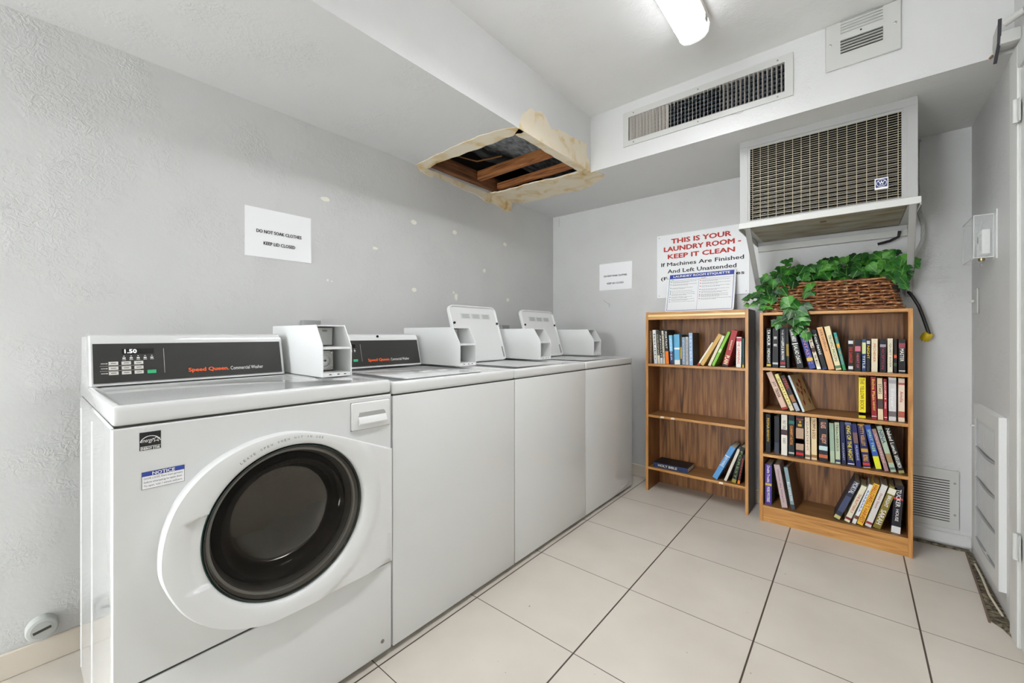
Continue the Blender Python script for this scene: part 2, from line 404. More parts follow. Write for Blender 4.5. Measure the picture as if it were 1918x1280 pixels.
# door in the right wall: casing, slab, hinges
def door():
    bm = bm_new()
    box(bm, XR-.018, XR, 2.20, 2.292, 0, 2.085, .003, 1); box(bm, XR-.018, XR, 1.25, 2.20, 2.0, 2.085, .003, 1); box(bm, XR-.018, XR, 1.16, 1.25, 0, 2.085, .003, 1)
    d = struct('door_1', bm, mat('door_paint', (212, 213, 210), .35))
    bx('door_slab', (XR-.012, XR-.002, 1.26, 2.19, .01, 1.99), MATS['door_paint'], d)
    for z0, z1 in ((1.81, 1.89), (.31, .40)):
        bm = bm_new(); tube(bm, [(XR-.024, 2.19, z0), (XR-.024, 2.19, z1)], .007, 12); box(bm, XR-.02, XR-.017, 2.165, 2.215, z0, z1)
        obj('door_hinge', bm, mat('painted_hinge', (196, 197, 194), .35), d)
door()
t = thing('door_closer', 'small grey bracket with a dark-edged plate above the door', 'bracket', (.43, 2.25, 2.10))
bm = bm_new(); poly_prism(bm, [(2.235, 2.205), (2.315, 2.19), (2.325, 2.15), (2.30, 2.085), (2.245, 2.13)], 'x', .398, .402); obj('mounting_plate', bm, mat('worn_plate', (176, 176, 170), .4), t)
bm = bm_new(); poly_prism(bm, [(2.232, 2.208), (2.236, 2.208), (2.249, 2.13), (2.301, 2.083), (2.298, 2.080), (2.244, 2.127)], 'x', .3955, .4045); plabel(obj('plate_edge', bm, mat('dark_edge', (52, 50, 58), .5), t), 'dark edge of the plate')
bm = bm_new(); box(bm, .402, .4505, 2.24, 2.30, 2.12, 2.165, .004); tube(bm, [(.41, 2.23, 2.185), (.4505, 2.20, 2.195)], .012, 10); obj('closer_arm', bm, GREY, t)
bm = bm_new(); tube(bm, [(.397, 2.31, 2.12), (.390, 2.318, 2.114)], .004, 6); plabel(obj('rusty_screw', bm, mat('rust', (120, 90, 56), .7), t), 'rusty screw')

# broken floor edge by the right wall
def gap():
    out = [(.428, 3.012), (.418, 2.82), (.405, 2.55), (.392, 2.33), (.431, 2.299), (.438, 2.225), (.450, 2.16), (.450, 3.014)]
    bm = bm_new()
    # bumpy fill
    rr = random.Random(11)
    rows = [(3.012, .428), (2.92, .423), (2.82, .418), (2.7, .412), (2.6, .408), (2.5, .402), (2.42, .397), (2.35, .393), (2.31, .42), (2.26, .434), (2.2, .442)]
    grid = []
    for y, x0 in rows:
        grid.append([bm.verts.new((x0+(.4505-x0)*k/5, y, (.001 if k in (0, 5) else rr.uniform(.002, .009)))) for k in range(6)])
    for A, B in zip(grid, grid[1:]):
        for k in range(5): bm.faces.new((A[k], A[k+1], B[k+1], B[k]))
    dirt = mat('debris', (84, 76, 60), .95)
    n = N(dirt, 'ShaderNodeTexNoise'); n.inputs['Scale'].default_value = 60; n.inputs['Detail'].default_value = 6
    L(dirt, mapping(dirt, (1, 1, 1)), n.inputs['Vector'])
    r = ramp(dirt, [(.35, (40, 34, 24)), (.5, (96, 88, 70)), (.62, (128, 118, 96)), (.72, (176, 168, 150))]); L(dirt, n.outputs[0], r.inputs[0]); L(dirt, r.outputs[0], bsdf(dirt).inputs['Base Color']); bump(dirt, n.outputs[0], .8, .01)
    fl = bpy.data.objects['floor']
    plabel(obj('broken_edge', bm, dirt, fl), 'dirt and broken mortar along the right wall')
    bm = bm_new(); tube(bm, [(.428, 3.012, .002), (.418, 2.82, .002), (.405, 2.55, .002), (.392, 2.33, .002)], .0035, 6)
    plabel(obj('tile_edge', bm, mat('brown_tile_edge', (118, 98, 84), .7), fl), 'brown edge of the cut tiles')
    bm = bm_new(); tube(bm, [(.436, 2.86, .008), (.434, 2.7, .012), (.428, 2.55, .012), (.436, 2.40, .01)], .004, 6)
    obj('mortar_crumb', bm, mat('pale_mortar', (206, 198, 180), .9), fl)
    bm = bm_new()
    poly_prism(bm, jag([(.23, 3.018), (.44, 3.018), (.44, 3.010), (.34, 3.004), (.23, 3.008)], .002, 5, 4), 'z', .0, .012)
    obj('broken_edge', bm, dirt, fl)
gap()

# ================================================================== LIGHT FIXTURES
LENS = mat('fluorescent_lens', (248, 250, 255), .4, emit=LAMP)
def fixture(y0, y1, label):
    t = thing('fluorescent_fixture', label, 'ceiling light', (-.548, (y0+y1)/2, ZC))
    bm = bm_new(); box(bm, -.618, -.478, y0-.002, y1+.002, ZC-.024, ZC-.0005, .003, 1); obj('fixture_base', bm, mat('fixture_white', (232, 228, 220), .4), t)
    prof = [(-.610, ZC-.0245), (-.606, ZC-.052), (-.590, ZC-.070), (-.565, ZC-.078), (-.531, ZC-.078), (-.506, ZC-.070), (-.490, ZC-.052), (-.486, ZC-.0245)]
    bm = bm_new(); poly_prism(bm, prof, 'y', y0+.012, y1-.012); obj('lens', bm, LENS, t)
    ep = [(a*1.0+(.002 if a > -.548 else -.002), b-.002) for a, b in prof]; ep[0] = (ep[0][0], ZC-.0245); ep[-1] = (ep[-1][0], ZC-.0245)
    for a, b in ((y0, y0+.0115), (y1-.0115, y1)):
        bm = bm_new(); poly_prism(bm, ep, 'y', a, b); obj('end_cap', bm, mat('milky_end_cap', (240, 240, 238), .4, emit=.6), t)
    ld = bpy.data.lights.new('tube_light', 'AREA'); ld.shape = 'RECTANGLE'; ld.size = .09; ld.size_y = y1-y0-.06; ld.energy = TUBE; ld.spread = R(152); ld.color = (.97, .985, 1)
    lo = bpy.data.objects.new('tube_light', ld); COL.objects.link(lo); lo.parent = t; lo.location = (0, 0, -.080)
    for s in (-1, 1):
        bm = bm_new(); box(bm, -.548+s*.064-.004, -.548+s*.064+.004, y1-.075, y1-.045, ZC-.045, ZC-.024, .002, 1); obj('latch', bm, GREYD, t)
fixture(.70, 1.93, 'long white fluorescent ceiling light, lit, near the back soffit')

# ================================================================== WASHERS
XF = -1.205
def coin_box(root, yr):
    y0, y1 = yr-.123, yr-.013
    prof = [(-1.886, .931), (-1.886, 1.117), (-1.492, 1.119), (-1.441, 1.040), (-1.441, .931)]
    bm = bm_new()
    for a, b in ((y0, y0+.003), (y1-.003, y1)): poly_prism(bm, prof, 'y', a, b)
    box(bm, -1.886, -1.492, y0+.003, y1-.003, 1.114, 1.1185); box(bm, -1.886, -1.60, y0+.003, y1-.003, .931, 1.114)
    box(bm, -1.60, -1.446, y0+.003, y1-.003, 1.030, 1.038); box(bm, -1.60, -1.444, y0+.003, y1-.003, .931, .945)
    hz = obj('coin_box', bm, mat('coin_box_white', (226, 227, 226), .3), root, ang=20)
    bx('coin_slide', (-1.6, -1.560, y0+.012, y1-.014, 1.042, 1.110), mat('pale_grey_metal', (196, 196, 194), .35, .3), hz, .002, 1)
    bm = bm_new(); box(bm, -1.5595, -1.552, y0+.026, y0+.032, 1.062, 1.108); box(bm, -1.5595, -1.553, y0+.020, y0+.026, 1.045, 1.066)
    obj('coin_chute', bm, STEELD, hz)
    bx('chute_slot', (-1.5605, -1.558, y0+.018, y0+.024, 1.050, 1.100), BLACK, hz)
    bm = bm_new(); lathe(bm, [(.010, 0), (.010, .002)], (-1.560, y0+.065, 1.098), 'x', 20); 
    for v in bm.verts: v.co.z = 1.098+(v.co.z-1.098)*.45
    obj('coin_badge', bm, STEELD, hz)
    pl = bx('lock_plate', (-1.598, -1.520, y0+.007, y0+.080, .948, 1.024), mat('brushed_plate', (172, 170, 164), .35, .8), hz, .003, 1)
    cy = y0+.040; cz = .986
    bm = bm_new(); lathe(bm, [(.030, 0), (.030, .005), (.024, .006), (.024, .002), (.019, .002), (.019, .009), (.015, .010)], (-1.520, cy, cz), 'x', 32); obj('lock_cylinder', bm, STEEL, pl)
    bm = bm_new(); box(bm, -1.511, -1.509, cy-.006, cy+.006, cz-.0015, cz+.0015); poly_prism(bm, [(cy+.002, cz-.005), (cy+.008, cz), (cy+.002, cz+.005)], 'x', -1.511, -1.509); obj('keyhole', bm, BLACK, pl)
    for zz in (.956, 1.016):
        bm = bm_new(); lathe(bm, [(.0055, 0), (.0055, .003), (.003, .005)], (-1.520, y0+.072, zz), 'x', 14); obj('screw', bm, STEEL, pl)
    bm = bm_new()
    for a in (.03, .06, .085): quad(bm, (-1.444, y0+a, .939), (0, 1, 0), (0, 0, 1), .009, .003)
    obj_flat('warning_mark', bm, INKB, hz)
def slant(y, s):     # a point on the slanted console face, s = 0 bottom .. 1 top
    return Vector((-1.700-.030*s, y, .939+.116*s))
SN = Vector((.116, 0, .030)).normalized(); SV = Vector((-.030, 0, .116)).normalized()
def console(root, y0, y1, tag_right):
    prof = [(-1.6985, .9315), (-1.7336, 1.067), (-1.741, 1.079), (-1.757, 1.0845), (-1.86, 1.0845), (-1.878, 1.076), (-1.888, 1.05), (-1.892, .9315)]
    bm = bm_new(); poly_prism(bm, prof, 'y', y0, y1)
    es = [e for e in bm.edges if all(abs(v.co.y-y0) < 1e-6 for v in e.verts) or all(abs(v.co.y-y1) < 1e-6 for v in e.verts)]
    es = [e for e in es if max(v.co.z for v in e.verts) > .94]
    bmesh.ops.bevel(bm, geom=es, offset=.008, segments=3, affect='EDGES')
    obj('console', bm, WHITE, root, ang=35)
    pa, pb = y0+.012, tag_right
    bm = bm_new()
    c = [slant(pa, 0), slant(pb, 0), slant(pb, 1), slant(pa, 1)]
    lo = [bm.verts.new(p+SN*.0006) for p in c]; hi = [bm.verts.new(p+SN*.003) for p in c]
    bm.faces.new(lo[::-1]); bm.faces.new(hi)
    for k in range(4): bm.faces.new((lo[k], lo[(k+1) % 4], hi[(k+1) % 4], hi[k]))
    cp = obj('control_panel', bm, BLACKP, root)
    D = y0-.124                                            # all marks measured on the first washer
    def at(y, z): s = (z-.939)/.116; return slant(y+D, s)+SN*.003
    U = (0, 1, 0)
    bm = bm_new(); quad(bm, at(.236, 1.031), U, SV, .074, .0165); obj_flat('display_window', bm, mat('display_black', (22, 20, 20), .2), cp)
    bm = bm_new(); add_text(bm, '1.50', at(.2185, 1.031), U, SV, .028, .0125, .02); obj_flat('display_digits', bm, LEDW, cp)
    bm = bm_new()
    for k in range(5):
        y = .203+k*.0162
        quad(bm, at(y, 1.0165), U, SV, .0035, .0018); quad(bm, at(y, 1.0105), U, SV, .007, .004); quad(bm, at(y, 1.0055), U, SV, .0085, .0014)
    obj_flat('cycle_icons', bm, INKW, cp)
    bm = bm_new()
    for r_, z in enumerate((.9955, .981, .9665)):
        quad(bm, at(.157, z), U, SV, .010, .0025); quad(bm, at(.1645, z), U, SV, .004, .0035)
    for z in (.9882, .9738): quad(bm, at(.1945, z), U, SV, .09, .0009)
    obj_flat('button_legend', bm, mat('panel_grey', (190, 186, 180), .5), cp)
    bm = bm_new(); quad(bm, at(.2975, .999), (0, 1, 0), SV, .0012, .080); obj_flat('divider_line', bm, MATS['panel_grey'], cp)
    for r_, z in enumerate((.9955, .981, .9665)):
        for cc in range(3):
            bm = bm_new(); y = .179+cc*.0285
            p = at(y, z)
            vs0 = [p+Vector(U)*a*.0105+SV*b*.0050 for a, b in ((-1, -1), (1, -1), (1, 1), (-1, 1))]
            lo = [bm.verts.new(v+SN*.0002) for v in vs0]; hi = [bm.verts.new(v+SN*.0018) for v in vs0]
            bm.faces.new(hi)
            for k in range(4): bm.faces.new((lo[k], lo[(k+1) % 4], hi[(k+1) % 4], hi[k]))
            bt = obj('cycle_button', bm, mat('button_grey', (216, 214, 206), .4), cp)
            bm = bm_new(); quad(bm, p+SN*.0019, U, SV, .012, .0022); obj_flat('button_mark', bm, INKG, bt)
    bm = bm_new(); p = at(.266, .966)
    vs0 = [p+Vector(U)*a*.0105+SV*b*.0055 for a, b in ((-1, -1), (1, -1), (1, 1), (-1, 1))]
    lo = [bm.verts.new(v+SN*.0002) for v in vs0]; hi = [bm.verts.new(v+SN*.0018) for v in vs0]; bm.faces.new(hi)
    for k in range(4): bm.faces.new((lo[k], lo[(k+1) % 4], hi[(k+1) % 4], hi[k]))
    plabel(obj('start_button', bm, GREENK, cp), 'green start button')
    E_ = tag_right-.648                                    # maker's name keeps its distance from the right end
    def at2(y, z): s = (z-.939)/.116; return slant(y+E_, s)+SN*.003
    bm = bm_new(); add_text(bm, 'Speed Queen.', at2(.4165, .963), U, SV, .116, .0175, .035); plabel(obj_flat('maker_name', bm, ORANGE, cp), 'orange maker name')
    bm = bm_new(); add_text(bm, 'Commercial Washer', at2(.531, .964), U, SV, .104, .0125, .0); plabel(obj_flat('machine_name', bm, INKW, cp), 'white lettering')
def deck_bm(y0, y1, z0, z1, lid=None):
    bm = bm_new(); box(bm, -1.915, XF, y0, y1, z0, z1, .012, 3)
    top = [f for f in bm.faces if f.normal.z > .99 and f.calc_area() > .2]
    bmesh.ops.inset_region(bm, faces=top, thickness=.004, depth=0)
    r = bmesh.ops.inset_region(bm, faces=top, thickness=.012, depth=-.0035)
    return bm

def front_loader():
    y0, y1 = .123, .806
    t = thing('front_load_washer', 'white front-loading washer with a round dark door, nearest the camera', 'washing machine', (-1.56, .4645, 0), 'commercial washers')
    C = (.4805, .5735)
    bm = bm_new(); xb = XF-.012
    box(bm, -1.915, xb, y0, y0+.012, .022, .884, .004, 1); box(bm, -1.915, xb, y1-.012, y1, .022, .884, .004, 1); box(bm, -1.915, -1.905, y0+.012, y1-.012, .022, .884)
    box(bm, -1.905, xb, y0+.012, y1-.012, .022, .03); box(bm, -1.905, xb, y0+.012, y1-.012, .876, .884)
    obj('cabinet', bm, WHITE, t)
    bm = bm_new()
    for x in (-1.88, -1.575): tube(bm, [(x, y0, .03), (x, y0, .85)], .0016, 8)
    obj('side_crease', bm, WHITE, t)
    obj('top_deck', deck_bm(y0, y1, .886, .931), WHITE, t)
    bx('deck_seam', (-1.905, XF-.004, y0+.004, y1-.004, .8835, .8865), GAP, t)
    bm = bm_new(); nn = 96                      # sheet with a round opening for the door
    sq = []
    for k in range(nn):
        a = 2*math.pi*k/nn; d = (math.cos(a), math.sin(a))
        q = min(((y1-C[0])/d[0] if d[0] > 1e-9 else 9), ((y0-C[0])/d[0] if d[0] < -1e-9 else 9), ((.882-C[1])/d[1] if d[1] > 1e-9 else 9), ((.318-C[1])/d[1] if d[1] < -1e-9 else 9))
        sq.append([C[0]+d[0]*q, C[1]+d[1]*q])
    for cy, cz in ((y0, .318), (y0, .882), (y1, .318), (y1, .882)):
        k = min(range(nn), key=lambda i: (sq[i][0]-cy)**2+(sq[i][1]-cz)**2); sq[k] = [cy, cz]
    R4 = []
    for x, kind in ((XF-.0115, 'o'), (XF-.003, 'o'), (XF, 'i'), (XF, 'h'), (XF-.0115, 'h'), (XF-.0115, 'o')):
        ring = []
        for k in range(nn):
            a = 2*math.pi*k/nn
            if kind == 'o': p = sq[k]
            elif kind == 'i': p = [min(max(sq[k][0], y0+.003), y1-.003), min(max(sq[k][1], .321), .879)]
            else: p = [C[0]+math.cos(a)*.186, C[1]+math.sin(a)*.186]
            ring.append(bm.verts.new((x, p[0], p[1])))
        R4.append(ring)
    for A, B in zip(R4, R4[1:]):
        for k in range(nn): bm.faces.new((A[k], A[(k+1) % nn], B[(k+1) % nn], B[k]))
    bmesh.ops.remove_doubles(bm, verts=bm.verts[:], dist=1e-6)
    obj('front_panel', bm, WHITE, t, ang=30)
    bm = bm_new(); lathe(bm, [(.186, -.010), (.184, -.035), (.172, -.040), (.176, -.056), (.166, -.066), (.170, -.085), (.174, -.095)], (XF, *C), 'x', 96, cap=False)
    obj('door_gasket', bm, mat('grey_seal', (118, 115, 112), .35), t)
    bm = bm_new(); lathe(bm, [(.172, -.095), (.235, -.100), (.240, -.12), (.240, -.42), (.22, -.44), (.001, -.45)], (XF, *C), 'x', 96, cap=False)
    for k in range(3):
        a = R(100+120*k); p = Vector((XF-.12, C[0]+math.cos(a)*.235, C[1]+math.sin(a)*.235)); q = p+Vector((-.28, 0, 0))
        tube(bm, [p, p+Vector((-.03, -math.cos(a)*.03, -math.sin(a)*.03)), q+Vector((.03, -math.cos(a)*.03, -math.sin(a)*.03)), q], .018, 10)
    obj('drum', bm, mat('drum_steel', (104, 98, 92), .35, 1), t)
    kp = bx('lower_panel', (XF-.0115, XF, y0, y1, .022, .3135), WHITE, t, .004, 2)
    for y in (.772,):
        bm = bm_new(); lathe(bm, [(.006, 0), (.006, .002), (.003, .003)], (XF, y, .062), 'x', 16); obj('screw', bm, STEELD, kp)
    bx('panel_seam', (XF-.0118, XF-.004, y0+.002, y1-.002, .3135, .318), GAP, t)
    for x in (-1.87, -1.26):
        for y in (.16, .77):
            bm = bm_new(); lathe(bm, [(.02, 0), (.02, .012), (.012, .0215)], (x, y, 0), 'z', 16); obj('foot', bm, BLACK, t)
    # detergent drawer
    bm = bm_new(); rr = .010
    box(bm, XF-.004, XF+.006, .660, .797, .781, .868, .005, 3)
    dr = obj('dispenser_drawer', bm, WHITE2, t)
    bm = bm_new(); box(bm, XF+.0002, XF+.0010, .6588, .7982, .7798, .8692, 0); obj('drawer_gap', bm, mat('drawer_gap_grey', (130, 130, 128), .6), dr)
    # pull: a lip under a shaded pocket
    bm = bm_new()
    prof = [(XF+.006, .842), (XF+.0066, .842), (XF+.0066, .803), (XF+.018, .797), (XF+.020, .800), (XF+.014, .810), (XF+.0072, .822)]
    poly_prism(bm, [(XF+.0062, .822), (XF+.009, .818), (XF+.016, .806), (XF+.017, .802), (XF+.015, .798), (XF+.0062, .797)], 'y', .682, .780)
    obj('drawer_pull', bm, WHITE2, dr)
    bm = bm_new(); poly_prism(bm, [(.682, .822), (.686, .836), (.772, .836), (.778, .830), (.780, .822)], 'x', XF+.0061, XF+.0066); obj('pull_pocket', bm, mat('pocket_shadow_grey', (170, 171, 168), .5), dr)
    # door
    RG = .2065
    outl = [(.196, .565), (.199, .610), (.209, .655), (.227, .698), (.256, .737), (.296, .771), (.348, .797), (.41, .813), (.478, .816), (.546, .801), (.621, .775), (.719, .734), (.806, .698), (.806, .319), (.600, .3195), (.535, .3195), (.47, .3200), (.415, .323), (.363, .340), (.318, .362), (.276, .394), (.240, .438), (.214, .489), (.200, .530)]
    def smooth_run(run, k=6):
        out = []
        for i in range(len(run)-1):
            p0, p1, p2, p3 = run[max(i-1, 0)], run[i], run[i+1], run[min(i+2, len(run)-1)]
            for j in range(k):
                u = j/k
                out.append(tuple(.5*((2*p1[c])+(-p0[c]+p2[c])*u+(2*p0[c]-5*p1[c]+4*p2[c]-p3[c])*u*u+(-p0[c]+3*p1[c]-3*p2[c]+p3[c])*u**3) for c in (0, 1)))
        return out
    left = [outl[15], outl[16], outl[17], outl[18], outl[19], outl[20], outl[21], outl[22], outl[23]]+outl[0:12]
    outl = smooth_run(left)+[outl[11], (.806, .698), (.806, .319), (.600, .3195)]
    def hit(a):
        d = Vector((math.cos(a), math.sin(a))); best = None
        for i in range(len(outl)):
            p, q = Vector(outl[i]), Vector(outl[(i+1) % len(outl)]); e = q-p; wv = p-Vector(C)
            den = d.x*e.y-d.y*e.x
            if abs(den) < 1e-9: continue
            s = (wv.x*e.y-wv.y*e.x)/den; u = (wv.x*d.y-wv.y*d.x)/den
            if s > 0 and -1e-6 <= u <= 1+1e-6: best = s if best is None else min(best, s)
        return best
    n = 480
    angs = [2*math.pi*k/n for k in range(n)]
    # make sure the two sharp right-hand corners fall on a ray
    for cy, cz in ((.806, .698), (.806, .319)):
        a = math.atan2(cz-C[1], cy-C[0]) % (2*math.pi); k = min(range(n), key=lambda i: abs(angs[i]-a)); angs[k] = a
    rad = [hit(a) for a in angs]
    sm = rad[:]
    for it in range(3):
        sm = [(sm[i-1]+2*sm[i]+sm[(i+1) % n])/4 if math.cos(angs[i]) < .45 else sm[i] for i in range(n)]
    rad = sm
    prof = [(1.0, .0), (1.0, .020), (.985, .026), (.95, .029), (.80, .030), (.70, .030), (.62, .030), (.54, .030), (.45, .030), (.37, .0295), (.30, .029), (.23, .028), (.16, .027), (.06, .024), (.015, .020), (.0, .012), (.0, .0)]
    bm = bm_new(); rings = []
    for f, h in prof:
        ring = []
        for a, ro in zip(angs, rad):
            ri = RG
            r_ = ri+(ro-ri)*f
            if f in (1.0, .985) and f != 1.0: r_ = ro-.006
            y = C[0]+math.cos(a)*r_; z = C[1]+math.sin(a)*r_
            hh = h
            if y > .70 and h > .012: hh = max(.010, h-(y-.70)*.16)       # flattens towards the hinge side
            # a round shoulder on the hinge side
            if y > .50 and h > .016:
                q = max(0, min(1, (r_-.258)/.012)); hh -= .006*q*q*(3-2*q)*max(0, min(1, (y-.50)/.08))
            # finger scoop on the left, between two rays
            off = abs(math.degrees(a)-180)+2.0*(1 if a < math.pi else -1)
            if off < 30 and 0 <= f < .9 and h > .016:
                lim = 25.5-6.5*max(0, min(1, (r_-.2)/.055))
                s = max(0, min(1, (r_-.262)/-.050)); q = max(0, min(1, (lim-off)/1.3))
                hh = max(.0125, h-.017*s*s*(3-2*s)*q*q*(3-2*q))
            ring.append(bm.verts.new((XF+hh, y, z)))
        rings.append(ring)
    for A, B in zip(rings, rings[1:]):
        for k in range(n): bm.faces.new((A[k], A[(k+1) % n], B[(k+1) % n], B[k]))
    dd = obj('door', bm, WHITE2, t, ang=50)
    bm = bm_new(); lathe(bm, [(.2075, .001), (.2068, .0130), (.2052, .0145), (.2036, .0138), (.203, .004)], (XF, *C), 'x', 96, cap=False)
    plabel(obj('glass_rim', bm, mat('green_glass_edge', (26, 62, 52), .1, coat=.6), dd), 'green edge of the door glass')
    bm = bm_new(); lathe(bm, [(.2035, .0125), (.2022, .0172), (.1995, .0178), (.198, .0150), (.1975, .008), (.2, .002), (.2035, .0125)], (XF, *C), 'x', 96, cap=False)
    obj('door_bezel', bm, mat('black_gloss', (14, 13, 13), .10, coat=.6), dd)
    bm = bm_new(); lathe(bm, [(.1978, .010), (.190, -.004), (.1825, -.020), (.1765, -.032)], (XF, *C), 'x', 96, cap=False)
    plabel(obj('seal_ring', bm, mat('seal_ring_grey', (182, 180, 176), .28, .5), dd), 'grey metal ring behind the glass')
    bm = bm_new(); lathe(bm, [(.1765, -.032), (.170, -.016), (.160, -.008), (.150, -.010), (.147, -.018)], (XF, *C), 'x', 96, cap=False)
    plabel(obj('rubber_ring', bm, mat('black_ring', (16, 15, 15), .22, coat=.3), dd), 'black ring around the bowl')
    bm = bm_new(); lathe(bm, [(.1978, .0160), (.178, .0215), (.160, .0240), (.12, .0255), (.06, .0265), (.001, .0268)], (XF, *C), 'x', 96, cap=False)
    lathe(bm, [(.1978, .0160), (.1978, .0140), (.178, .0180), (.160, .0200), (.12, .0215), (.06, .0225), (.001, .0228)], (XF, *C), 'x', 96, cap=False)
    bmesh.ops.remove_doubles(bm, verts=bm.verts[:], dist=1e-6)
    gl = mat('door_glass', (196, 193, 188), .0, trans=1.0); bsdf(gl).inputs['IOR'].default_value = 1.16
    plabel(obj('door_glass', bm, gl, dd), 'convex clear door glass')
    # deep bowl of dark glass reaching into the drum
    bm = bm_new(); lathe(bm, [(.149, -.010), (.147, -.014), (.144, -.020), (.141, -.036), (.142, -.056), (.130, -.072), (.108, -.080), (.06, -.086), (.0005, -.088), (.0005, -.094), (.06, -.092), (.110, -.086), (.134, -.077), (.147, -.058), (.147, -.038), (.149, -.022), (.151, -.016), (.149, -.010)], (XF, C[0], C[1]), 'x', 96, cap=False)
    bmesh.ops.remove_doubles(bm, verts=bm.verts[:], dist=1e-6)
    bw = mat('bowl_glass', (36, 33, 30), .04); bsdf(bw).inputs['IOR'].default_value = 2.7
    obj('glass_bowl', bm, bw, dd)
    # instruction along the top of the door
    bm = bm_new(); s = 'LEAVE OPEN WHEN NOT IN USE'
    for k, ch in enumerate(s):
        if ch == ' ': continue
        a = R(124-k*2.15); rr_ = .2275
        p = (XF+.0303, C[0]+math.cos(a)*rr_, C[1]+math.sin(a)*rr_)
        add_text(bm, ch, p, (0, math.sin(a), -math.cos(a)), (0, math.cos(a), math.sin(a)), .0012 if ch == 'I' else .0048, .0062, .0)
    plabel(obj_flat('door_lettering', bm, INKG, dd), 'grey lettering curved over the door glass')
    # stickers
    bm = bm_new(); U, V = (0, 1, 0), (0, 0, 1)
    quad(bm, (XF, .1855, .8475), U, V, .0365, .040, 0, .0006)
    quad(bm, (XF, .1855, .8355), U, V, .034, .0010, 1, .001)
    for k in range(14):
        a0 = R(165-150*k/14); a1 = R(165-150*(k+1)/14)
        pts = [(XF+.001, .1855+math.cos(a)*r_, .8415+math.sin(a)*r_*.95) for a, r_ in ((a0, .0185), (a1, .0185), (a1, .0170), (a0, .0170))]
        f = bm.faces.new([bm.verts.new(p) for p in pts]); f.material_index = 1
    add_text(bm, 'energy', (XF, .1800, .8465), U, V, .021, .0085, .0, 1, .35, .001)
    st = []
    for k in range(10):
        r_ = .0075 if k % 2 == 0 else .0032; a = R(90+36*k); st.append((XF+.0011, .1955+math.cos(a)*r_, .8495+math.sin(a)*r_))
    for k in range(10):
        a, b = Vector(st[k]), Vector(st[(k+1) % 10]); c = Vector((XF+.0011, .1955, .8495))
        f = bm.faces.new([bm.verts.new(p) for p in (a, b, b+(c-b)*.3, a+(c-a)*.3)]); f.material_index = 1
    add_text(bm, 'ENERGY STAR', (XF, .1855, .8312), U, V, .033, .0055, .03, 1, 0, .001)
    plabel(obj_flat('energy_sticker', bm, [mat('sticker_black', (18, 18, 20), .4), INKW], t), 'square black sticker with a white star')
    bm = bm_new()
    quad(bm, (XF, .2085, .7600), U, V, .0755, .0385, 1, .0006); quad(bm, (XF, .2085, .7600), U, V, .0740, .0370, 0, .0009); quad(bm, (XF, .2085, .7740), U, V, .0740, .0095, 2, .0012)
    add_text(bm, 'NOTICE', (XF, .2085, .7740), U, V, .040, .0075, .03, 0, 0, .0016)
    for z, s in ((.7635, 'DOOR LOCKS. Don\'t insert garments'), (.7555, 'before attempting to open door.'), (.7475, 'To open, wait 1 minute and turn.')): add_text(bm, s, (XF, .2085, z), U, V, .068, .0052, .0, 1, 0, .0012)
    plabel(obj_flat('notice_sticker', bm, [PAPER, INKB, BLUE], t), 'white notice sticker with a blue header')
    console(t, .124, .660, .648)
    coin_box(t, y1)
    return t
front_loader()

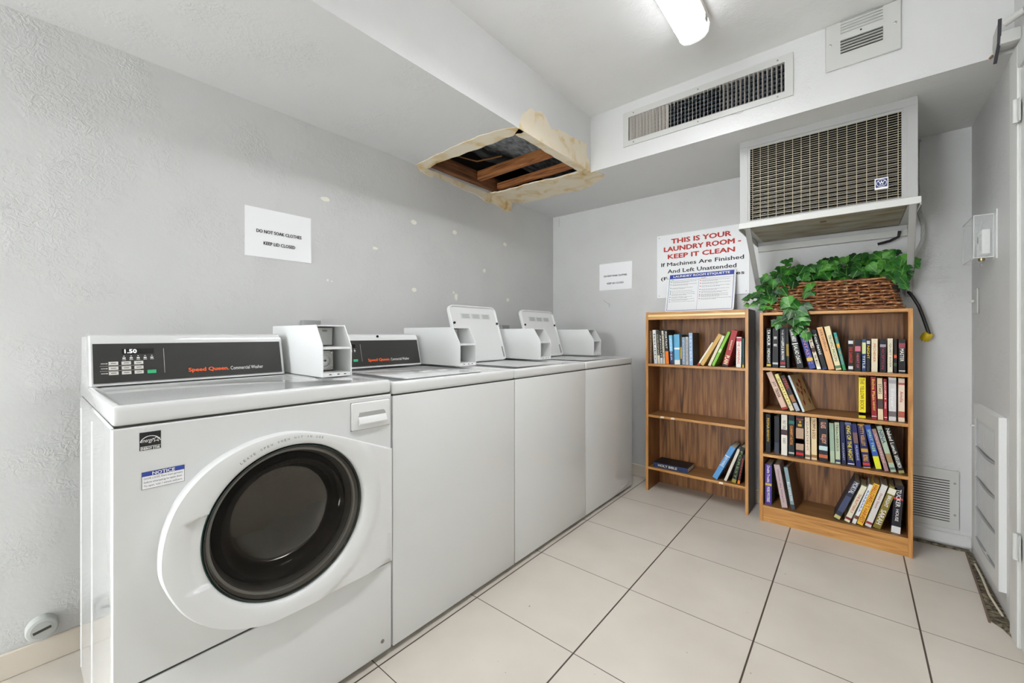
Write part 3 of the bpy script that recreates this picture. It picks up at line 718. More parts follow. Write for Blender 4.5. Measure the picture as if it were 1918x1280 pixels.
def lid(root, y0, state):
    """lid of a top loader; y0 is the left side of the machine"""
    a, b = y0+.097, y0+.495
    if state == 'closed':
        bm = bm_new(); box(bm, -1.655, -1.262, a, b, .9180, .9255, .006, 2); l = obj('lid', bm, WHITE, root)
        bm = bm_new(); 
        for yy, ww in ((y0+.20, .09), (y0+.30, .08), (y0+.39, .07)):
            quad(bm, (-1.40, yy, .9256), (0, 1, 0), (-1, 0, 0), ww*.8, .05)
        plabel(obj_flat('lid_label', bm, mat('label_grey', (206, 208, 206), .5), l), 'faint printed labels on the lid'); return
    H = Vector((-1.683, 0, .925)); ang = R(17.5)
    up = Vector((-math.sin(ang), 0, math.cos(ang))); nn = Vector((math.cos(ang), 0, math.sin(ang)))
    def P(y, s, d=0): return H+Vector((0, y, 0))+up*s+nn*d
    Ht = .345; rc = .035; bm = bm_new()
    def outline(ins):
        pts = []
        for cx, cz, s0 in ((b-rc, rc*.6, -90), (b-rc, Ht-rc, 0), (a+rc, Ht-rc, 90), (a+rc, rc*.6, 180)):
            r_ = rc-ins
            for k in range(7):
                t = R(s0+15*k); rz = r_ if cz > .1 else rc*.6-ins
                pts.append((cx+math.cos(t)*r_, cz+math.sin(t)*rz))
        return pts
    rings = []
    for ins, d in ((0, -.012), (0, .006), (.003, .009), (.008, .009), (.012, .001)):
        rings.append([bm.verts.new(P(y, s, d)) for y, s in outline(ins)])
    n = len(rings[0])
    for A, B in zip(rings, rings[1:]):
        for k in range(n): bm.faces.new((A[k], A[(k+1) % n], B[(k+1) % n], B[k]))
    bm.faces.new(rings[0][::-1]); bm.faces.new(rings[-1])
    l = obj('lid', bm, WHITE2, root, ang=30)
    bm = bm_new()
    for k in range(3):
        c = P(a+.125+k*.085, Ht-.066, .0016); quad(bm, c, (0, 1, 0), up, .078, .034, 0)
        for q in range(4): quad(bm, c+up*(.010-q*.0065), (0, 1, 0), up, .062-.011*(q % 2), .0018, 1, .0008)
    plabel(obj_flat('instruction_label', bm, [mat('label_grey', (206, 208, 206), .5), INKG], l), 'small printed instruction labels inside the lid')
    for yy in (a+.022, b-.014):
        bm = bm_new(); c = P(yy, .235, .001)
        vs = []
        for k in range(16):
            t = k*math.pi/8; vs.append(bm.verts.new(c+Vector((0, math.cos(t)*.007, 0))+up*math.sin(t)*.007+nn*.008))
        vb = [bm.verts.new(v.co-nn*.007) for v in vs]; bm.faces.new(vs)
        for k in range(16): bm.faces.new((vs[k], vs[(k+1) % 16], vb[(k+1) % 16], vb[k]))
        plabel(obj('rubber_bumper', bm, BLACK, l), 'black rubber bumper')
    bm = bm_new(); tube(bm, [P(b-.016, .085, .004), P(b-.016, .02, .004)], .004, 6); plabel(obj('hinge_slot', bm, GREYD, l), 'grey hinge slot')

def top_loader(y0, state, label):
    y1 = y0+.653
    t = thing('top_load_washer', label, 'washing machine', (-1.56, y0+.3275, 0), 'commercial washers')
    bx('cabinet', (-1.915, XF-.008, y0, y1, .020, .874), WHITE, t, .006, 2)
    bx('front_panel', (XF-.0075, XF, y0+.001, y1-.001, .020, .8735), WHITE, t, .004, 2)
    bx('deck_seam', (-1.905, XF-.004, y0+.004, y1-.004, .8735, .8775), GAP, t)
    obj('top_deck', deck_bm(y0, y1, .877, .9215), WHITE, t)
    for x in (-1.87, -1.26):
        for y in (y0+.04, y1-.04):
            bm = bm_new(); lathe(bm, [(.02, 0), (.02, .010), (.012, .0195)], (x, y, 0), 'z', 16); obj('foot', bm, BLACK, t)
    console(t, y0+.003, y1-.146, y1-.158)
    bm = bm_new(); lathe(bm, [(.006, 0), (.006, .003)], (-1.736, y0+.273, 1.074), 'x', 14); obj('screw', bm, BLACK, t)
    coin_box(t, y1)
    if state != 'closed':          # the tub opening under a raised lid
        bm = bm_new(); box(bm, -1.650, -1.275, y0+.11, y0+.48, .9215, .9222); plabel(obj('tub_opening', bm, mat('tub_shadow', (196, 197, 196), .2), t), 'opening into the tub')
    lid(t, y0, state)
    return t
top_loader(.811, 'closed', 'white top-loading washer with its lid closed, beside the front-loading washer')
top_loader(1.466, 'open', 'white top-loading washer with a raised lid, between two other top-loaders')
top_loader(2.121, 'open', 'white top-loading washer with a raised lid, at the far end by the back wall')

# ================================================================== WALL NOTICES
def sheet(label, c, U, wd, ht, lines, name='paper_notice', cat='sign'):
    U = Vector(U); V = Vector((0, 0, 1)); W = U.cross(V); c = Vector(c)
    t = thing(name, label, cat, tuple(c-V*ht/2+W*.001), 'printed paper notices on the walls')
    bm = bm_new(); nx = 12; G = []
    for i in range(nx+1):
        u = i/nx-.5; row = []
        for j in range(9):
            v = j/8-.5; curl = .0015+.006*max(0, (u-.25))**2*10*max(0, -v)*2
            row.append(bm.verts.new(c+U*u*wd+V*v*ht+W*curl))
        G.append(row)
    for i in range(nx):
        for j in range(8): bm.faces.new((G[i][j], G[i+1][j], G[i+1][j+1], G[i][j+1]))
    s = obj('sheet', bm, PAPER, t)
    for s_, off, w_, h_ in lines:
        bm = bm_new(); add_text(bm, s_, c+V*off+W*.0022, U, V, w_, h_, .03); obj_flat('printed_line', bm, INKB, t)
sheet('white paper notice on the left wall above the front-loading washer', (-2.05, .7715, 1.5425), (0, 1, 0), .286, .220, [('DO NOT SOAK CLOTHES', .0065, .195, .0155), ('KEEP LID CLOSED', -.0455, .137, .0155)])
sheet('white paper notice on the back wall left of the large sign', (-1.4555, 3.03, 1.546), (1, 0, 0), .279, .214, [('DO NOT SOAK CLOTHES', .005, .197, .0135), ('KEEP LID CLOSED', -.054, .142, .0135)])

def big_sign():
    x0, x1, z0, z1 = -1.122, -.519, 1.348, 1.810; y = 3.03
    t = thing('laundry_room_sign', 'large white sign with red and black lettering on the back wall', 'sign', ((x0+x1)/2, y-.002, z0))
    bx('sign_board', (x0, x1, y-.005, y-.0005, z0, z1), mat('sign_white', (236, 237, 238), .35), t, .001, 1)
    U, V = (1, 0, 0), (0, 0, 1); yy = y-.005
    for s, cx, cz, w_, h_ in (('THIS IS YOUR', -.8205, 1.757, .395, .036), ('LAUNDRY ROOM -', -.8185, 1.703, .505, .036), ('KEEP IT CLEAN', -.822, 1.648, .440, .034)):
        bm = bm_new(); add_text(bm, s, (cx, yy, cz), U, V, w_, h_, .055); plabel(obj_flat('red_lettering', bm, INKR, t), 'red bold lettering')
    for s, cx, cz, w_, h_ in (('If Machines Are Finished', -.8195, 1.592, .540, .028), ('And Left Unattended', -.8185, 1.541, .450, .028), ('(For 15 Min.) Clothes', -.819, 1.487, .545, .031), ('May Be Removed By', -.82, 1.437, .43, .030)):
        bm = bm_new(); add_text(bm, s, (cx, yy, cz), U, V, w_, h_, .03); plabel(obj_flat('black_lettering', bm, INKB, t), 'black lettering')
    for cx in (x0+.018, x1-.018):
        for cz in (z0+.018, z1-.018):
            bm = bm_new(); lathe(bm, [(.003, 0), (.003, -.002)], (cx, yy, cz), 'y', 10); obj('mounting_screw', bm, STEELD, t)
big_sign()

def etiquette():
    # board standing on the bookcase, leaning back on the wall
    x0, x1 = -1.028, -.590; zb = 1.236; Hh = .292; yb = 2.925; th = math.atan2(.085, Hh)
    V = Vector((0, math.sin(th), math.cos(th))); U = Vector((1, 0, 0)); W = U.cross(V); c0 = Vector(((x0+x1)/2, yb, zb+.001))
    t = thing('etiquette_sign', 'white plastic board with a blue header leaning on the wall atop the narrow bookcase', 'sign', tuple(c0))
    w2 = (x1-x0)/2
    def rr(ins, r_):
        pts = []
        for cx, cz, s0 in ((w2-r_, r_, -90), (w2-r_, Hh-r_, 0), (-w2+r_, Hh-r_, 90), (-w2+r_, r_, 180)):
            for k in range(6): a = R(s0+18*k); pts.append((cx+math.cos(a)*(r_-ins), cz+math.sin(a)*(r_-ins)))
        return pts
    bm = bm_new(); pts = rr(0, .020)
    f = [bm.verts.new(c0+U*a+V*b+W*.003) for a, b in pts]; g = [bm.verts.new(c0+U*a+V*b) for a, b in pts]
    bm.faces.new(f); bm.faces.new(g[::-1])
    for k in range(len(pts)): bm.faces.new((f[k], g[k], g[(k+1) % len(pts)], f[(k+1) % len(pts)]))
    obj('sign_board', bm, mat('sign_white', (236, 237, 238), .35), t)
    def at(u, v): return c0+U*u+V*v+W*.003
    bm = bm_new()
    quad(bm, at(0, Hh-.026), U, V, 2*w2-.022, .032)
    for u in (-w2+.012, w2-.012): quad(bm, at(u, Hh/2), U, V, .0028, Hh-.024)
    quad(bm, at(0, .0125), U, V, 2*w2-.022, .0028); quad(bm, at(0, Hh-.0565), U, V, 2*w2-.022, .0012); quad(bm, at(-.008, Hh/2-.02), U, V, .0012, Hh-.07)
    plabel(obj_flat('blue_border', bm, BLUE, t), 'blue header and border')
    bm = bm_new(); add_text(bm, 'LAUNDRY ROOM ETIQUETTE', at(0, Hh-.026)+W*.0004, U, V, .365, .0185, .03); obj_flat('header_text', bm, INKW, t)
    bm = bm_new(); add_text(bm, 'Do:', at(-w2+.035, Hh-.050), U, V, .016, .009, .02); plabel(obj_flat('heading_text', bm, GREENK, t), 'green heading')
    bm = bm_new(); add_text(bm, 'Don\'t:', at(.022, Hh-.050), U, V, .030, .009, .02); plabel(obj_flat('heading_text', bm, INKR, t), 'red heading')
    bm = bm_new(); rr_ = random.Random(3)
    gb = [Hh-.066, Hh-.086, Hh-.112, Hh-.136, Hh-.148, Hh-.160, Hh-.180, Hh-.198, Hh-.215]
    for i, v in enumerate(gb):
        for k in range(10): pass
        quad(bm, at(-w2+.026, v), U, V, .006, .006, 0)
        nl = 1 if i in (3, 4, 8) else 2
        for q in range(nl):
            u = -w2+.036; end = -.022-rr_.uniform(0, .03)-(.05 if q == nl-1 and nl > 1 else 0)
            while u < end:
                l_ = rr_.uniform(.004, .014); quad(bm, at(min(u+l_/2, end), v-.0065*q), U, V, l_, .0020, 2); u += l_+.0025
    for i, v in enumerate([Hh-.068, Hh-.088, Hh-.110, Hh-.134, Hh-.152, Hh-.170, Hh-.182, Hh-.2]):
        quad(bm, at(.004, v), U, V, .006, .006, 1)
        for q in range(2):
            u = .014; end = w2-.024-rr_.uniform(0, .03)-(.06 if q == 1 else 0)
            while u < end:
                l_ = rr_.uniform(.004, .014); quad(bm, at(min(u+l_/2, end), v-.0065*q), U, V, l_, .0020, 2); u += l_+.0025
    obj_flat('rules_text', bm, [mat('teal_ink', (40, 130, 120), .6), INKR, INKG], t)
etiquette()

# ================================================================== GRILLES ON THE SOFFIT AND WALLS
def supply_grille():
    x0, x1, z0, z1, y = -1.065, -.218, 2.208, 2.411, 2.328; a0, a1, b0, b1 = -1.031, -.252, 2.237, 2.377
    t = thing('supply_air_grille', 'long grey air grille with upright vanes on the soffit face', 'air vent', ((x0+x1)/2, y, z0))
    bm = bm_new()
    for d in ((x0, a0, z0, z1), (a1, x1, z0, z1), (a0, a1, z0, b0), (a0, a1, b1, z1)): box(bm, d[0], d[1], y-.008, y-.0002, d[2], d[3])
    obj('grille_frame', bm, GREY, t)
    bx('duct_interior', (a0-.002, a1+.002, 2.40, 2.402, b0-.002, b1+.002), DARK, t)
    bm = bm_new(); n = 40
    for k in range(n):
        x = a0+.012+(a1-a0-.024)*k/(n-1); f = k/(n-1)
        an = R(32) if f < .30 else (R(-17) if f < .66 else R(12))
        an += R(random.Random(k).uniform(-3, 3))
        dx, dy = math.sin(an)*.010, math.cos(an)*.010
        c = Vector((x, y+.002, 0)); th_ = Vector((math.cos(an), -math.sin(an), 0))*.0007; d = Vector((dx, dy, 0))
        q = [c-d-th_, c-d+th_, c+d+th_, c+d-th_]
        lo = [bm.verts.new((p.x, p.y, b0)) for p in q]; hi = [bm.verts.new((p.x, p.y, b1)) for p in q]
        bm.faces.new(lo); bm.faces.new(hi)
        for i in range(4): bm.faces.new((lo[i], lo[(i+1) % 4], hi[(i+1) % 4], hi[i]))
    obj('vanes', bm, mat('vane_metal', (208, 202, 194), .4, .2), t, smooth=False)
    bm = bm_new()
    for k in range(6):
        z = b0+.014+k*.022; box(bm, a0, a1, y+.016, y+.034, z, z+.0015)
    obj('rear_blades', bm, mat('blade_blue_grey', (120, 136, 152), .4, .3), t)
    for x in (-1.0, -.64, -.28):
        for z in (z0+.014, z1-.016):
            bm = bm_new(); lathe(bm, [(.004, 0), (.004, -.002)], (x, y-.008, z), 'y', 10); obj('screw', bm, STEELD, t)
supply_grille()
def louver_vent():
    x0, x1, z0, z1, y = -.098, .151, 2.261, 2.466, 2.328
    t = thing('louvered_vent', 'grey square vent with two rows of slots, high on the soffit face', 'air vent', ((x0+x1)/2, y, z0))
    bm = bm_new(); box(bm, x0, x1, y-.010, y-.0005, z0, z1, .003, 1); pl = obj('vent_plate', bm, GREY, t)
    bm = bm_new(); bm2 = bm_new()
    for r0 in (2.322, 2.405):
        for k in range(5):
            z = r0+k*.0125
            if z > 2.46: continue
            poly_prism(bm, [(y-.0102, z+.010), (y-.0135, z+.0075), (y-.0190, z+.0040), (y-.0185, z+.0030), (y-.0102, z+.0045)], 'x', -.045, .094)
            if r0 < 2.4: box(bm2, -.045, .094, y-.0108, y-.0100, z-.0008, z+.0034)
    obj('louvers', bm, GREY, t); obj('slots', bm2, mat('slot_dark', (52, 50, 50), .8), t)
    for x in (x0+.018, x1-.018):
        bm = bm_new(); lathe(bm, [(.005, 0), (.005, -.002), (.003, -.003)], (x, y-.010, 2.375), 'y', 12); obj('screw', bm, STEEL, t)
    bm = bm_new(); lathe(bm, [(.0035, 0), (.0035, -.001)], (.024, y-.010, 2.398), 'y', 12); obj('center_hole', bm, BLACK, t)
louver_vent()
def low_vent():
    x0, x1, z0, z1, y = -.02, .408, .095, .393, 3.03
    t = thing('return_air_grille', 'grey painted wall grille low behind the wide bookcase', 'air vent', ((x0+x1)/2, y, z0))
    bx('grille_frame', (x0, x1, y-.010, y-.0005, z0, z1), GREY, t, .002, 1)
    bm = bm_new(); bm2 = bm_new()
    for k in range(17):
        z = .135+k*.0128
        poly_prism(bm, [(y-.0102, z+.0095), (y-.0125, z+.005), (y-.0135, z+.002), (y-.0125, z+.0015), (y-.0102, z+.004)], 'x', x0+.03, .374)
        box(bm2, x0+.03, .374, y-.0108, y-.0100, z-.0035, z+.003)
    obj('louvers', bm, GREY, t); obj('slots', bm2, mat('slot_dark', (52, 50, 50), .8), t)
    for z in (.17, .33):
        bm = bm_new(); lathe(bm, [(.005, 0), (.005, -.002), (.003, -.003)], (.392, y-.010, z), 'y', 12); obj('screw', bm, GREYD, t)
low_vent()
def access_panel():
    y0, y1, z0, z1 = 2.42, 2.845, .09, .762; xf = XR-.021
    t = thing('wall_heater_cover', 'white louvered cover panel low on the right wall', 'panel', (XR, (y0+y1)/2, z0))
    W_ = mat('cover_white', (216, 217, 215), .35)
    bm = bm_new()
    for d in ((y0, y0+.055, z0, z1), (y1-.04, y1, z0, z1), (y0+.055, y1-.04, z0, z0+.06), (y0+.055, y1-.04, z1-.06, z1)): box(bm, xf, XR-.0005, d[0], d[1], d[2], d[3], 0)
    obj('cover_frame', bm, W_, t)
    a, b = y0+.055, y1-.04; zz0, zz1 = z0+.06, z1-.06; n = 4; h = (zz1-zz0)/n
    bm = bm_new(); bm2 = bm_new()
    for k in range(n):
        zc = zz0+k*h
        box(bm, XR-.0175, XR-.0005, a, b, zc+.010, zc+h-.002)
        for q in range(12):
            yy = a+.02+(b-a-.04)*q/11; box(bm2, XR-.0178, XR-.0174, yy-.003, yy+.003, zc+.03, zc+h-.02)
        pts = [(XR-.016, a+(b-a)*i/8, zc+.006-.020*math.sin(math.pi*i/8)*.6) for i in range(9)]
        bm3 = bm_new(); tube(bm3, pts, .0065, 6); tube(bm3, [(XR-.0172, a+.003, zc+.008), (XR-.0172, a+.003, zc+h)], .0035, 5); tube(bm3, [(XR-.0172, b-.003, zc+.008), (XR-.0172, b-.003, zc+h)], .0035, 5); obj('shade_band', bm3, mat('shade_band_grey', (150, 152, 152), .5), t)  # grey tubes painting the curved and edge shadows of each cell
    obj('louver_panel', bm, mat('louver_grey', (206, 208, 208), .4), t); obj('louver_ribs', bm2, mat('rib_grey', (196, 198, 198), .4), t)
    bm = bm_new(); tube(bm, [(xf, y1-.01, .66), (xf-.012, y1-.01, .66)], .005, 8); obj('latch_knob', bm, GREY, t)
access_panel()

# thermostat with locking cover
def thermostat():
    t = thing('thermostat', 'white thermostat inside the clear cover on the right wall', 'thermostat', (XR, 2.69, 1.42))
    bx('thermostat_body', (XR-.028, XR-.0035, 2.645, 2.745, 1.43, 1.535), mat('thermostat_white', (232, 232, 230), .4), t, .004)
    bm = bm_new()
    for k in range(8): box(bm, XR-.0285, XR-.0278, 2.655, 2.69, 1.450+k*.009, 1.453+k*.009)
    obj('vent_lines', bm, GREYD, t)
    bx('set_lever', (XR-.0305, XR-.0278, 2.712, 2.716, 1.485, 1.515), INKB, t)
    g = mat('clear_acrylic', (236, 240, 240), .08, alpha=.16)
    c = thing('thermostat_cover', 'clear plastic locking box over the thermostat', 'cover', (XR, 2.695, 1.405))
    y0, y1, z0, z1, xo = 2.58, 2.81, 1.405, 1.587, .388
    bm = bm_new(); T = .004
    box(bm, xo, xo+T, y0, y1, z0, z1); box(bm, xo+T, XR-.001, y0, y0+T, z0, z1); box(bm, xo+T, XR-.001, y1-T, y1, z0, z1)
    box(bm, xo+T, XR-.001, y0+T, y1-T, z0, z0+T); box(bm, xo+T, XR-.001, y0+T, y1-T, z1-T, z1)
    obj('clear_shell', bm, g, c, smooth=False)
    bm = bm_new()
    for yy in (y0, y1-T):
        tube(bm, [(xo+.002, yy+.002, z0+.001), (xo+.002, yy+.002, z1-.001)], .0018, 6); tube(bm, [(XR-.006, yy+.002, z0+.001), (XR-.006, yy+.002, z1-.001)], .0018, 6)
    for zz in (z0+.002, z1-.002):
        tube(bm, [(xo+.002, y0+.002, zz), (xo+.002, y1-.002, zz)], .0018, 6); tube(bm, [(xo+.002, y0+.002, zz), (XR-.006, y0+.002, zz)], .0018, 6)
    obj('shell_edges', bm, mat('edge_clear', (206, 208, 207), .15), c)
    bm = bm_new()
    for a in (y0-.03, y1): box(bm, XR-.004, XR-.0005, a, a+.03, z0-.01, z1+.01)
    obj('base_flange', bm, mat('flange_clear', (214, 216, 215), .2), c)
    bm = bm_new(); lathe(bm, [(.010, 0), (.010, -.010), (.007, -.013)], (.415, 2.60, z0), 'z', 20); plabel(obj('cam_lock', bm, mat('brass_lock', (190, 170, 130), .25, 1), c), 'brass lock under the box')
thermostat()
t = thing('light_switch', 'grey painted switch plate on the right wall below the thermostat', 'switch', (XR, 2.91, 1.18))
bx('switch_plate', (XR-.007, XR-.0005, 2.875, 2.985, 1.182, 1.302), GREY, t, .002, 1)
bx('toggle', (XR-.022, XR-.007, 2.925, 2.933, 1.235, 1.250), GREY, t, .002, 1)

for y, lab in ((.905, 'small grey outlet box on the wall behind the front-loading washer'), (2.345, 'small grey outlet box on the wall between the raised lids')):
    t = thing('outlet_box', lab, 'outlet', (XL, y, 1.05), 'outlet boxes on the left wall')
    bx('cover_plate', (XL+.0005, XL+.035, y-.043, y+.043, 1.04, 1.152), mat('galvanized', (158, 158, 158), .45, .3), t, .004)
t = thing('cleanout_cap', 'round grey drain cap with a slot, low on the left wall', 'pipe cap', (XL+.03, .045, .127))
bm = bm_new(); lathe(bm, [(.037, 0), (.037, .024), (.034, .031), (.028, .033)], (XL+.0005, .045, .127), 'x', 24); obj('cap_body', bm, mat('cap_grey', (186, 188, 184), .5), t)
bm = bm_new(); lathe(bm, [(.0255, 0), (.0255, .002)], (XL+.0335, .045, .127), 'x', 24); obj('cap_face', bm, mat('cap_grey2', (168, 170, 166), .5), t)
bm = bm_new(); box(bm, XL+.0355, XL+.037, .025, .065, .123, .131)
bmesh.ops.rotate(bm, verts=bm.verts[:], cent=(XL, .045, .127), matrix=Matrix.Rotation(R(12), 3, 'X')); plabel(obj('cap_slot', bm, mat('slot_brown', (66, 60, 52), .7), t), 'dark slot')
#CAP_PIPE

# ================================================================== AIR CONDITIONER ON ITS BRACKET
def aircon():
    x0, x1, z0, z1, yf = -.471, .213, 1.676, ZS-.001, 2.483
    t = thing('window_air_conditioner', 'large grey through-wall air conditioner with a wire grille, mounted high', 'air conditioner', ((x0+x1)/2, 2.75, z0))
    gx0, gx1, gz0, gz1 = -.422, .162, 1.690, 2.067
    bm = bm_new()
    for d in ((x0, gx0-.012, z0, z1), (gx1+.006, x1, z0, z1), (gx0-.012, gx1+.006, gz1+.012, z1), (gx0-.012, gx1+.006, z0, gz0-.002)): box(bm, d[0], d[1], yf, yf+.03, d[2], d[3], 0)
    box(bm, x0, x0+.006, yf+.03, 3.02, z0, z1); box(bm, x1-.006, x1, yf+.03, 3.02, z0, z1); box(bm, x0+.006, x1-.006, yf+.03, 3.02, z0, z0+.006)
    ACG = mat('unit_grey', (166, 166, 164), .4)
    obj('housing', bm, ACG, t, smooth=False)
    bm = bm_new()
    for d in ((gx0-.012, gx0-.002, gz0-.002, gz1+.012), (gx1, gx1+.006, gz0-.002, gz1+.012), (gx0-.002, gx1, gz1+.002, gz1+.012)): box(bm, d[0], d[1], yf+.004, yf+.012, d[2], d[3])
    box(bm, gx1+.012, gx1+.016, yf-.0015, yf, z0, z1-.04); box(bm, x0+.002, x1-.002, yf-.002, yf, z1-.036, z1-.032)
    obj('inner_trim', bm, ACG, t, smooth=False)
    bx('coil_back', (x0+.01, x1-.01, yf+.075, yf+.08, z0+.008, z1-.002), DARK, t)
    bm = bm_new(); rr = random.Random(2)
    z = gz0+.004
    while z < gz1-.02:
        y = yf+.045
        poly_prism(bm, [(y, z), (y+.022, z+.007), (y+.022, z+.0085), (y, z+.003)], 'x', gx0, gx1-.008); z += .0222
    obj('coil_fins', bm, mat('fin_metal', (128, 126, 122), .4, .4), t, smooth=False)
    bm = bm_new()
    for k in range(110):
        x = gx0+(gx1-gx0)*k/109; box(bm, x, x+.0008, yf+.066, yf+.074, gz0, gz1-.03)
    obj('coil_tubes', bm, mat('tube_dark_metal', (64, 58, 54), .5, .5), t, smooth=False)
    bm = bm_new()
    xs = [gx0+.010]+[gx0+.010+.0352*k for k in range(1, 17)]
    for x in xs: tube(bm, [(x, yf+.006, gz0-.002), (x, yf+.006, gz1+.002)], .0012, 5)
    nz = 36
    for k in range(nz):
        z = gz0+.003+(gz1-gz0-.004)*k/(nz-1); tube(bm, [(gx0-.002, yf+.0035, z), (gx1, yf+.0035, z)], .0010, 4)
    obj('wire_grille', bm, mat('grille_wire', (198, 188, 166), .4, .2), t)
    U, V = (1, 0, 0), (0, 0, 1)
    e = bx('emblem', (.073, .119, yf-.001, yf+.0022, 1.738, 1.789), mat('emblem_white', (226, 226, 228), .3), t, .001, 1)
    bm = bm_new(); c = (.096, yf-.001, 1.7655)
    quad(bm, c, U, V, .039, .037, 0, .0003)
    for k in range(24):
        a0, a1 = k*math.pi/12, (k+1)*math.pi/12
        f = bm.faces.new([bm.verts.new((c[0]+math.cos(a)*r_*1.05, c[1]-.0007, c[2]+math.sin(a)*r_)) for a, r_ in ((a0, .0165), (a1, .0165), (a1, .0150), (a0, .0150))]); f.material_index = 1
    add_text(bm, 'W', (c[0], c[1], c[2]+.001), U, V, .018, .011, .03, 1, 0, .0009); quad(bm, (c[0], c[1], c[2]-.0085), U, V, .014, .002, 1, .0009)
    for dx in (-.010, 0, .010): quad(bm, (c[0]+dx, c[1], c[2]+.0085), U, V, .003, .003, 1, .0009)
    obj_flat('emblem_mark', bm, [mat('navy_ink', (40, 54, 104), .4), INKW], e)
    # bracket
    b = thing('steel_bracket', 'grey steel angle bracket with slanted braces carrying the air conditioner', 'bracket', (-.13, 3.0, 1.30))
    bx('front_rail', (-.474, .222, 2.458, 2.466, 1.645, 1.6755), GREY, b, .001, 1)
    for a, c_ in ((-.474, -.440), (.188, .222)): bx('side_rail', (a, c_, 2.466, 3.02, 1.668, 1.6755), GREY, b); bx('side_rail_flange', (a if a < 0 else c_-.004, a+.004 if a < 0 else c_, 2.466, 3.02, 1.640, 1.668), GREY, b)
    bx('rear_rail', (-.466, .219, 3.003, 3.0295, 1.606, 1.644), GREY, b, .001, 1)
    for xa, xb in ((-.435, -.452), (.198, .226)):
        bm = bm_new()
        A = Vector((xa, 2.475, 1.655)); B = Vector((xb, 3.022, 1.285))
        w_ = Vector((.013, 0, 0)); d = (B-A).normalized(); nrm = w_.normalized().cross(d)*.003
        q = [A-w_-nrm, A+w_-nrm, A+w_+nrm, A-w_+nrm]; r_ = [B-w_-nrm, B+w_-nrm, B+w_+nrm, B-w_+nrm]
        lo = [bm.verts.new(p) for p in q]; hi = [bm.verts.new(p) for p in r_]; bm.faces.new(lo); bm.faces.new(hi)
        for i in range(4): bm.faces.new((lo[i], lo[(i+1) % 4], hi[(i+1) % 4], hi[i]))
        for i in (-1, 1):
            if (i < 0) == (xa > 0): continue
            wv = Vector((.013*i, 0, 0)); dn = nrm.normalized()*.022
            q = [A+wv-nrm, A+wv*.8-nrm, A+wv*.8-nrm+dn, A+wv-nrm+dn]; r_ = [p+(B-A) for p in q]
            lo = [bm.verts.new(p) for p in q]; hi = [bm.verts.new(p) for p in r_]; bm.faces.new(lo); bm.faces.new(hi)
            for k in range(4): bm.faces.new((lo[k], lo[(k+1) % 4], hi[(k+1) % 4], hi[k]))
        obj('brace', bm, mat('brace_grey', (172, 172, 170), .4), b, smooth=False)
    # drip pan under the unit
    pan = mat('stained_pan', (150, 144, 126), .6)
    n = N(pan, 'ShaderNodeTexNoise'); n.inputs['Scale'].default_value = 7; n.inputs['Detail'].default_value = 4; L(pan, mapping(pan, (1, 3, 1)), n.inputs['Vector'])
    r = ramp(pan, [(.4, (158, 153, 138)), (.6, (138, 128, 102)), (.72, (104, 90, 64))]); L(pan, n.outputs[0], r.inputs[0]); L(pan, r.outputs[0], bsdf(pan).inputs['Base Color'])
    bx('drip_pan', (-.435, .183, 2.468, 2.99, 1.662, 1.6665), pan, b)
    bm = bm_new(); lathe(bm, [(.014, 0), (.014, -.003), (.008, -.003)], (-.12, 2.63, 1.662), 'z', 20); obj('drain_hole', bm, mat('rust', (120, 90, 56), .7), b)
aircon()
bm = bm_new()
tube(bm, [(.262, 3.02, 2.10), (.255, 3.0, 2.085), (.252, 2.995, 1.9), (.262, 2.99, 1.72), (.276, 2.985, 1.64), (.274, 2.975, 1.57), (.25, 2.965, 1.50), (.212, 2.96, 1.43), (.205, 2.985, 1.40), (.205, 3.015, 1.37)], .0095, 10)
o = tag(obj('flexible_conduit', bm, mat('painted_conduit', (176, 176, 172), .5), None, loc=(.26, 3.0, 1.3)), 'grey painted flexible conduit hanging right of the air conditioner', 'conduit')
cm = MATS['painted_conduit']; wv = N(cm, 'ShaderNodeTexWave'); wv.bands_direction = 'Z'; wv.inputs['Scale'].default_value = 60; L(cm, mapping(cm, (1, 1, 1)), wv.inputs['Vector']); bump(cm, wv.outputs[0], .6, .004)
t = thing('power_cord', 'black power cord with a yellow plug hanging on the back wall', 'power cord', (.30, 2.98, 1.04))
bm = bm_new(); tube(bm, [(.10, 2.99, 1.575), (.15, 2.985, 1.585), (.182, 2.975, 1.60), (.186, 2.97, 1.63)], .007, 8)
tag(obj('appliance_cable', bm, mat('black_cord', (22, 21, 20), .4), None, loc=(.14, 2.985, 1.58)), 'short black cable looping under the bracket behind the ivy', 'cable')
bm = bm_new(); tube(bm, [(.212, 3.005, 1.335), (.222, 2.985, 1.305), (.236, 2.975, 1.28), (.258, 2.972, 1.23), (.275, 2.972, 1.17), (.287, 2.97, 1.12), (.296, 2.968, 1.085)], .0075, 10)
obj('cord', bm, mat('black_cord', (22, 21, 20), .4), t)
bm = bm_new(); lathe(bm, [(.012, 0), (.019, .006), (.021, .018), (.021, .034), (.018, .040)], (0, 0, 0), 'z', 20)
M = Matrix.Translation((.295, 2.965, 1.09)) @ Matrix.Rotation(R(35), 4, 'X') @ Matrix.Rotation(R(-160), 4, 'Y')
bmesh.ops.transform(bm, matrix=M, verts=bm.verts[:]); plabel(obj('plug', bm, mat('yellow_plug', (214, 184, 24), .45), t), 'yellow plug')
bm = bm_new()
for dx in (-.007, .007): box(bm, dx-.001, dx+.001, -.004, .004, .040, .054)
tube(bm, [(0, .009, .04), (0, .009, .055)], .0025, 8)
bmesh.ops.transform(bm, matrix=M, verts=bm.verts[:]); obj('prongs', bm, STEELD, t)

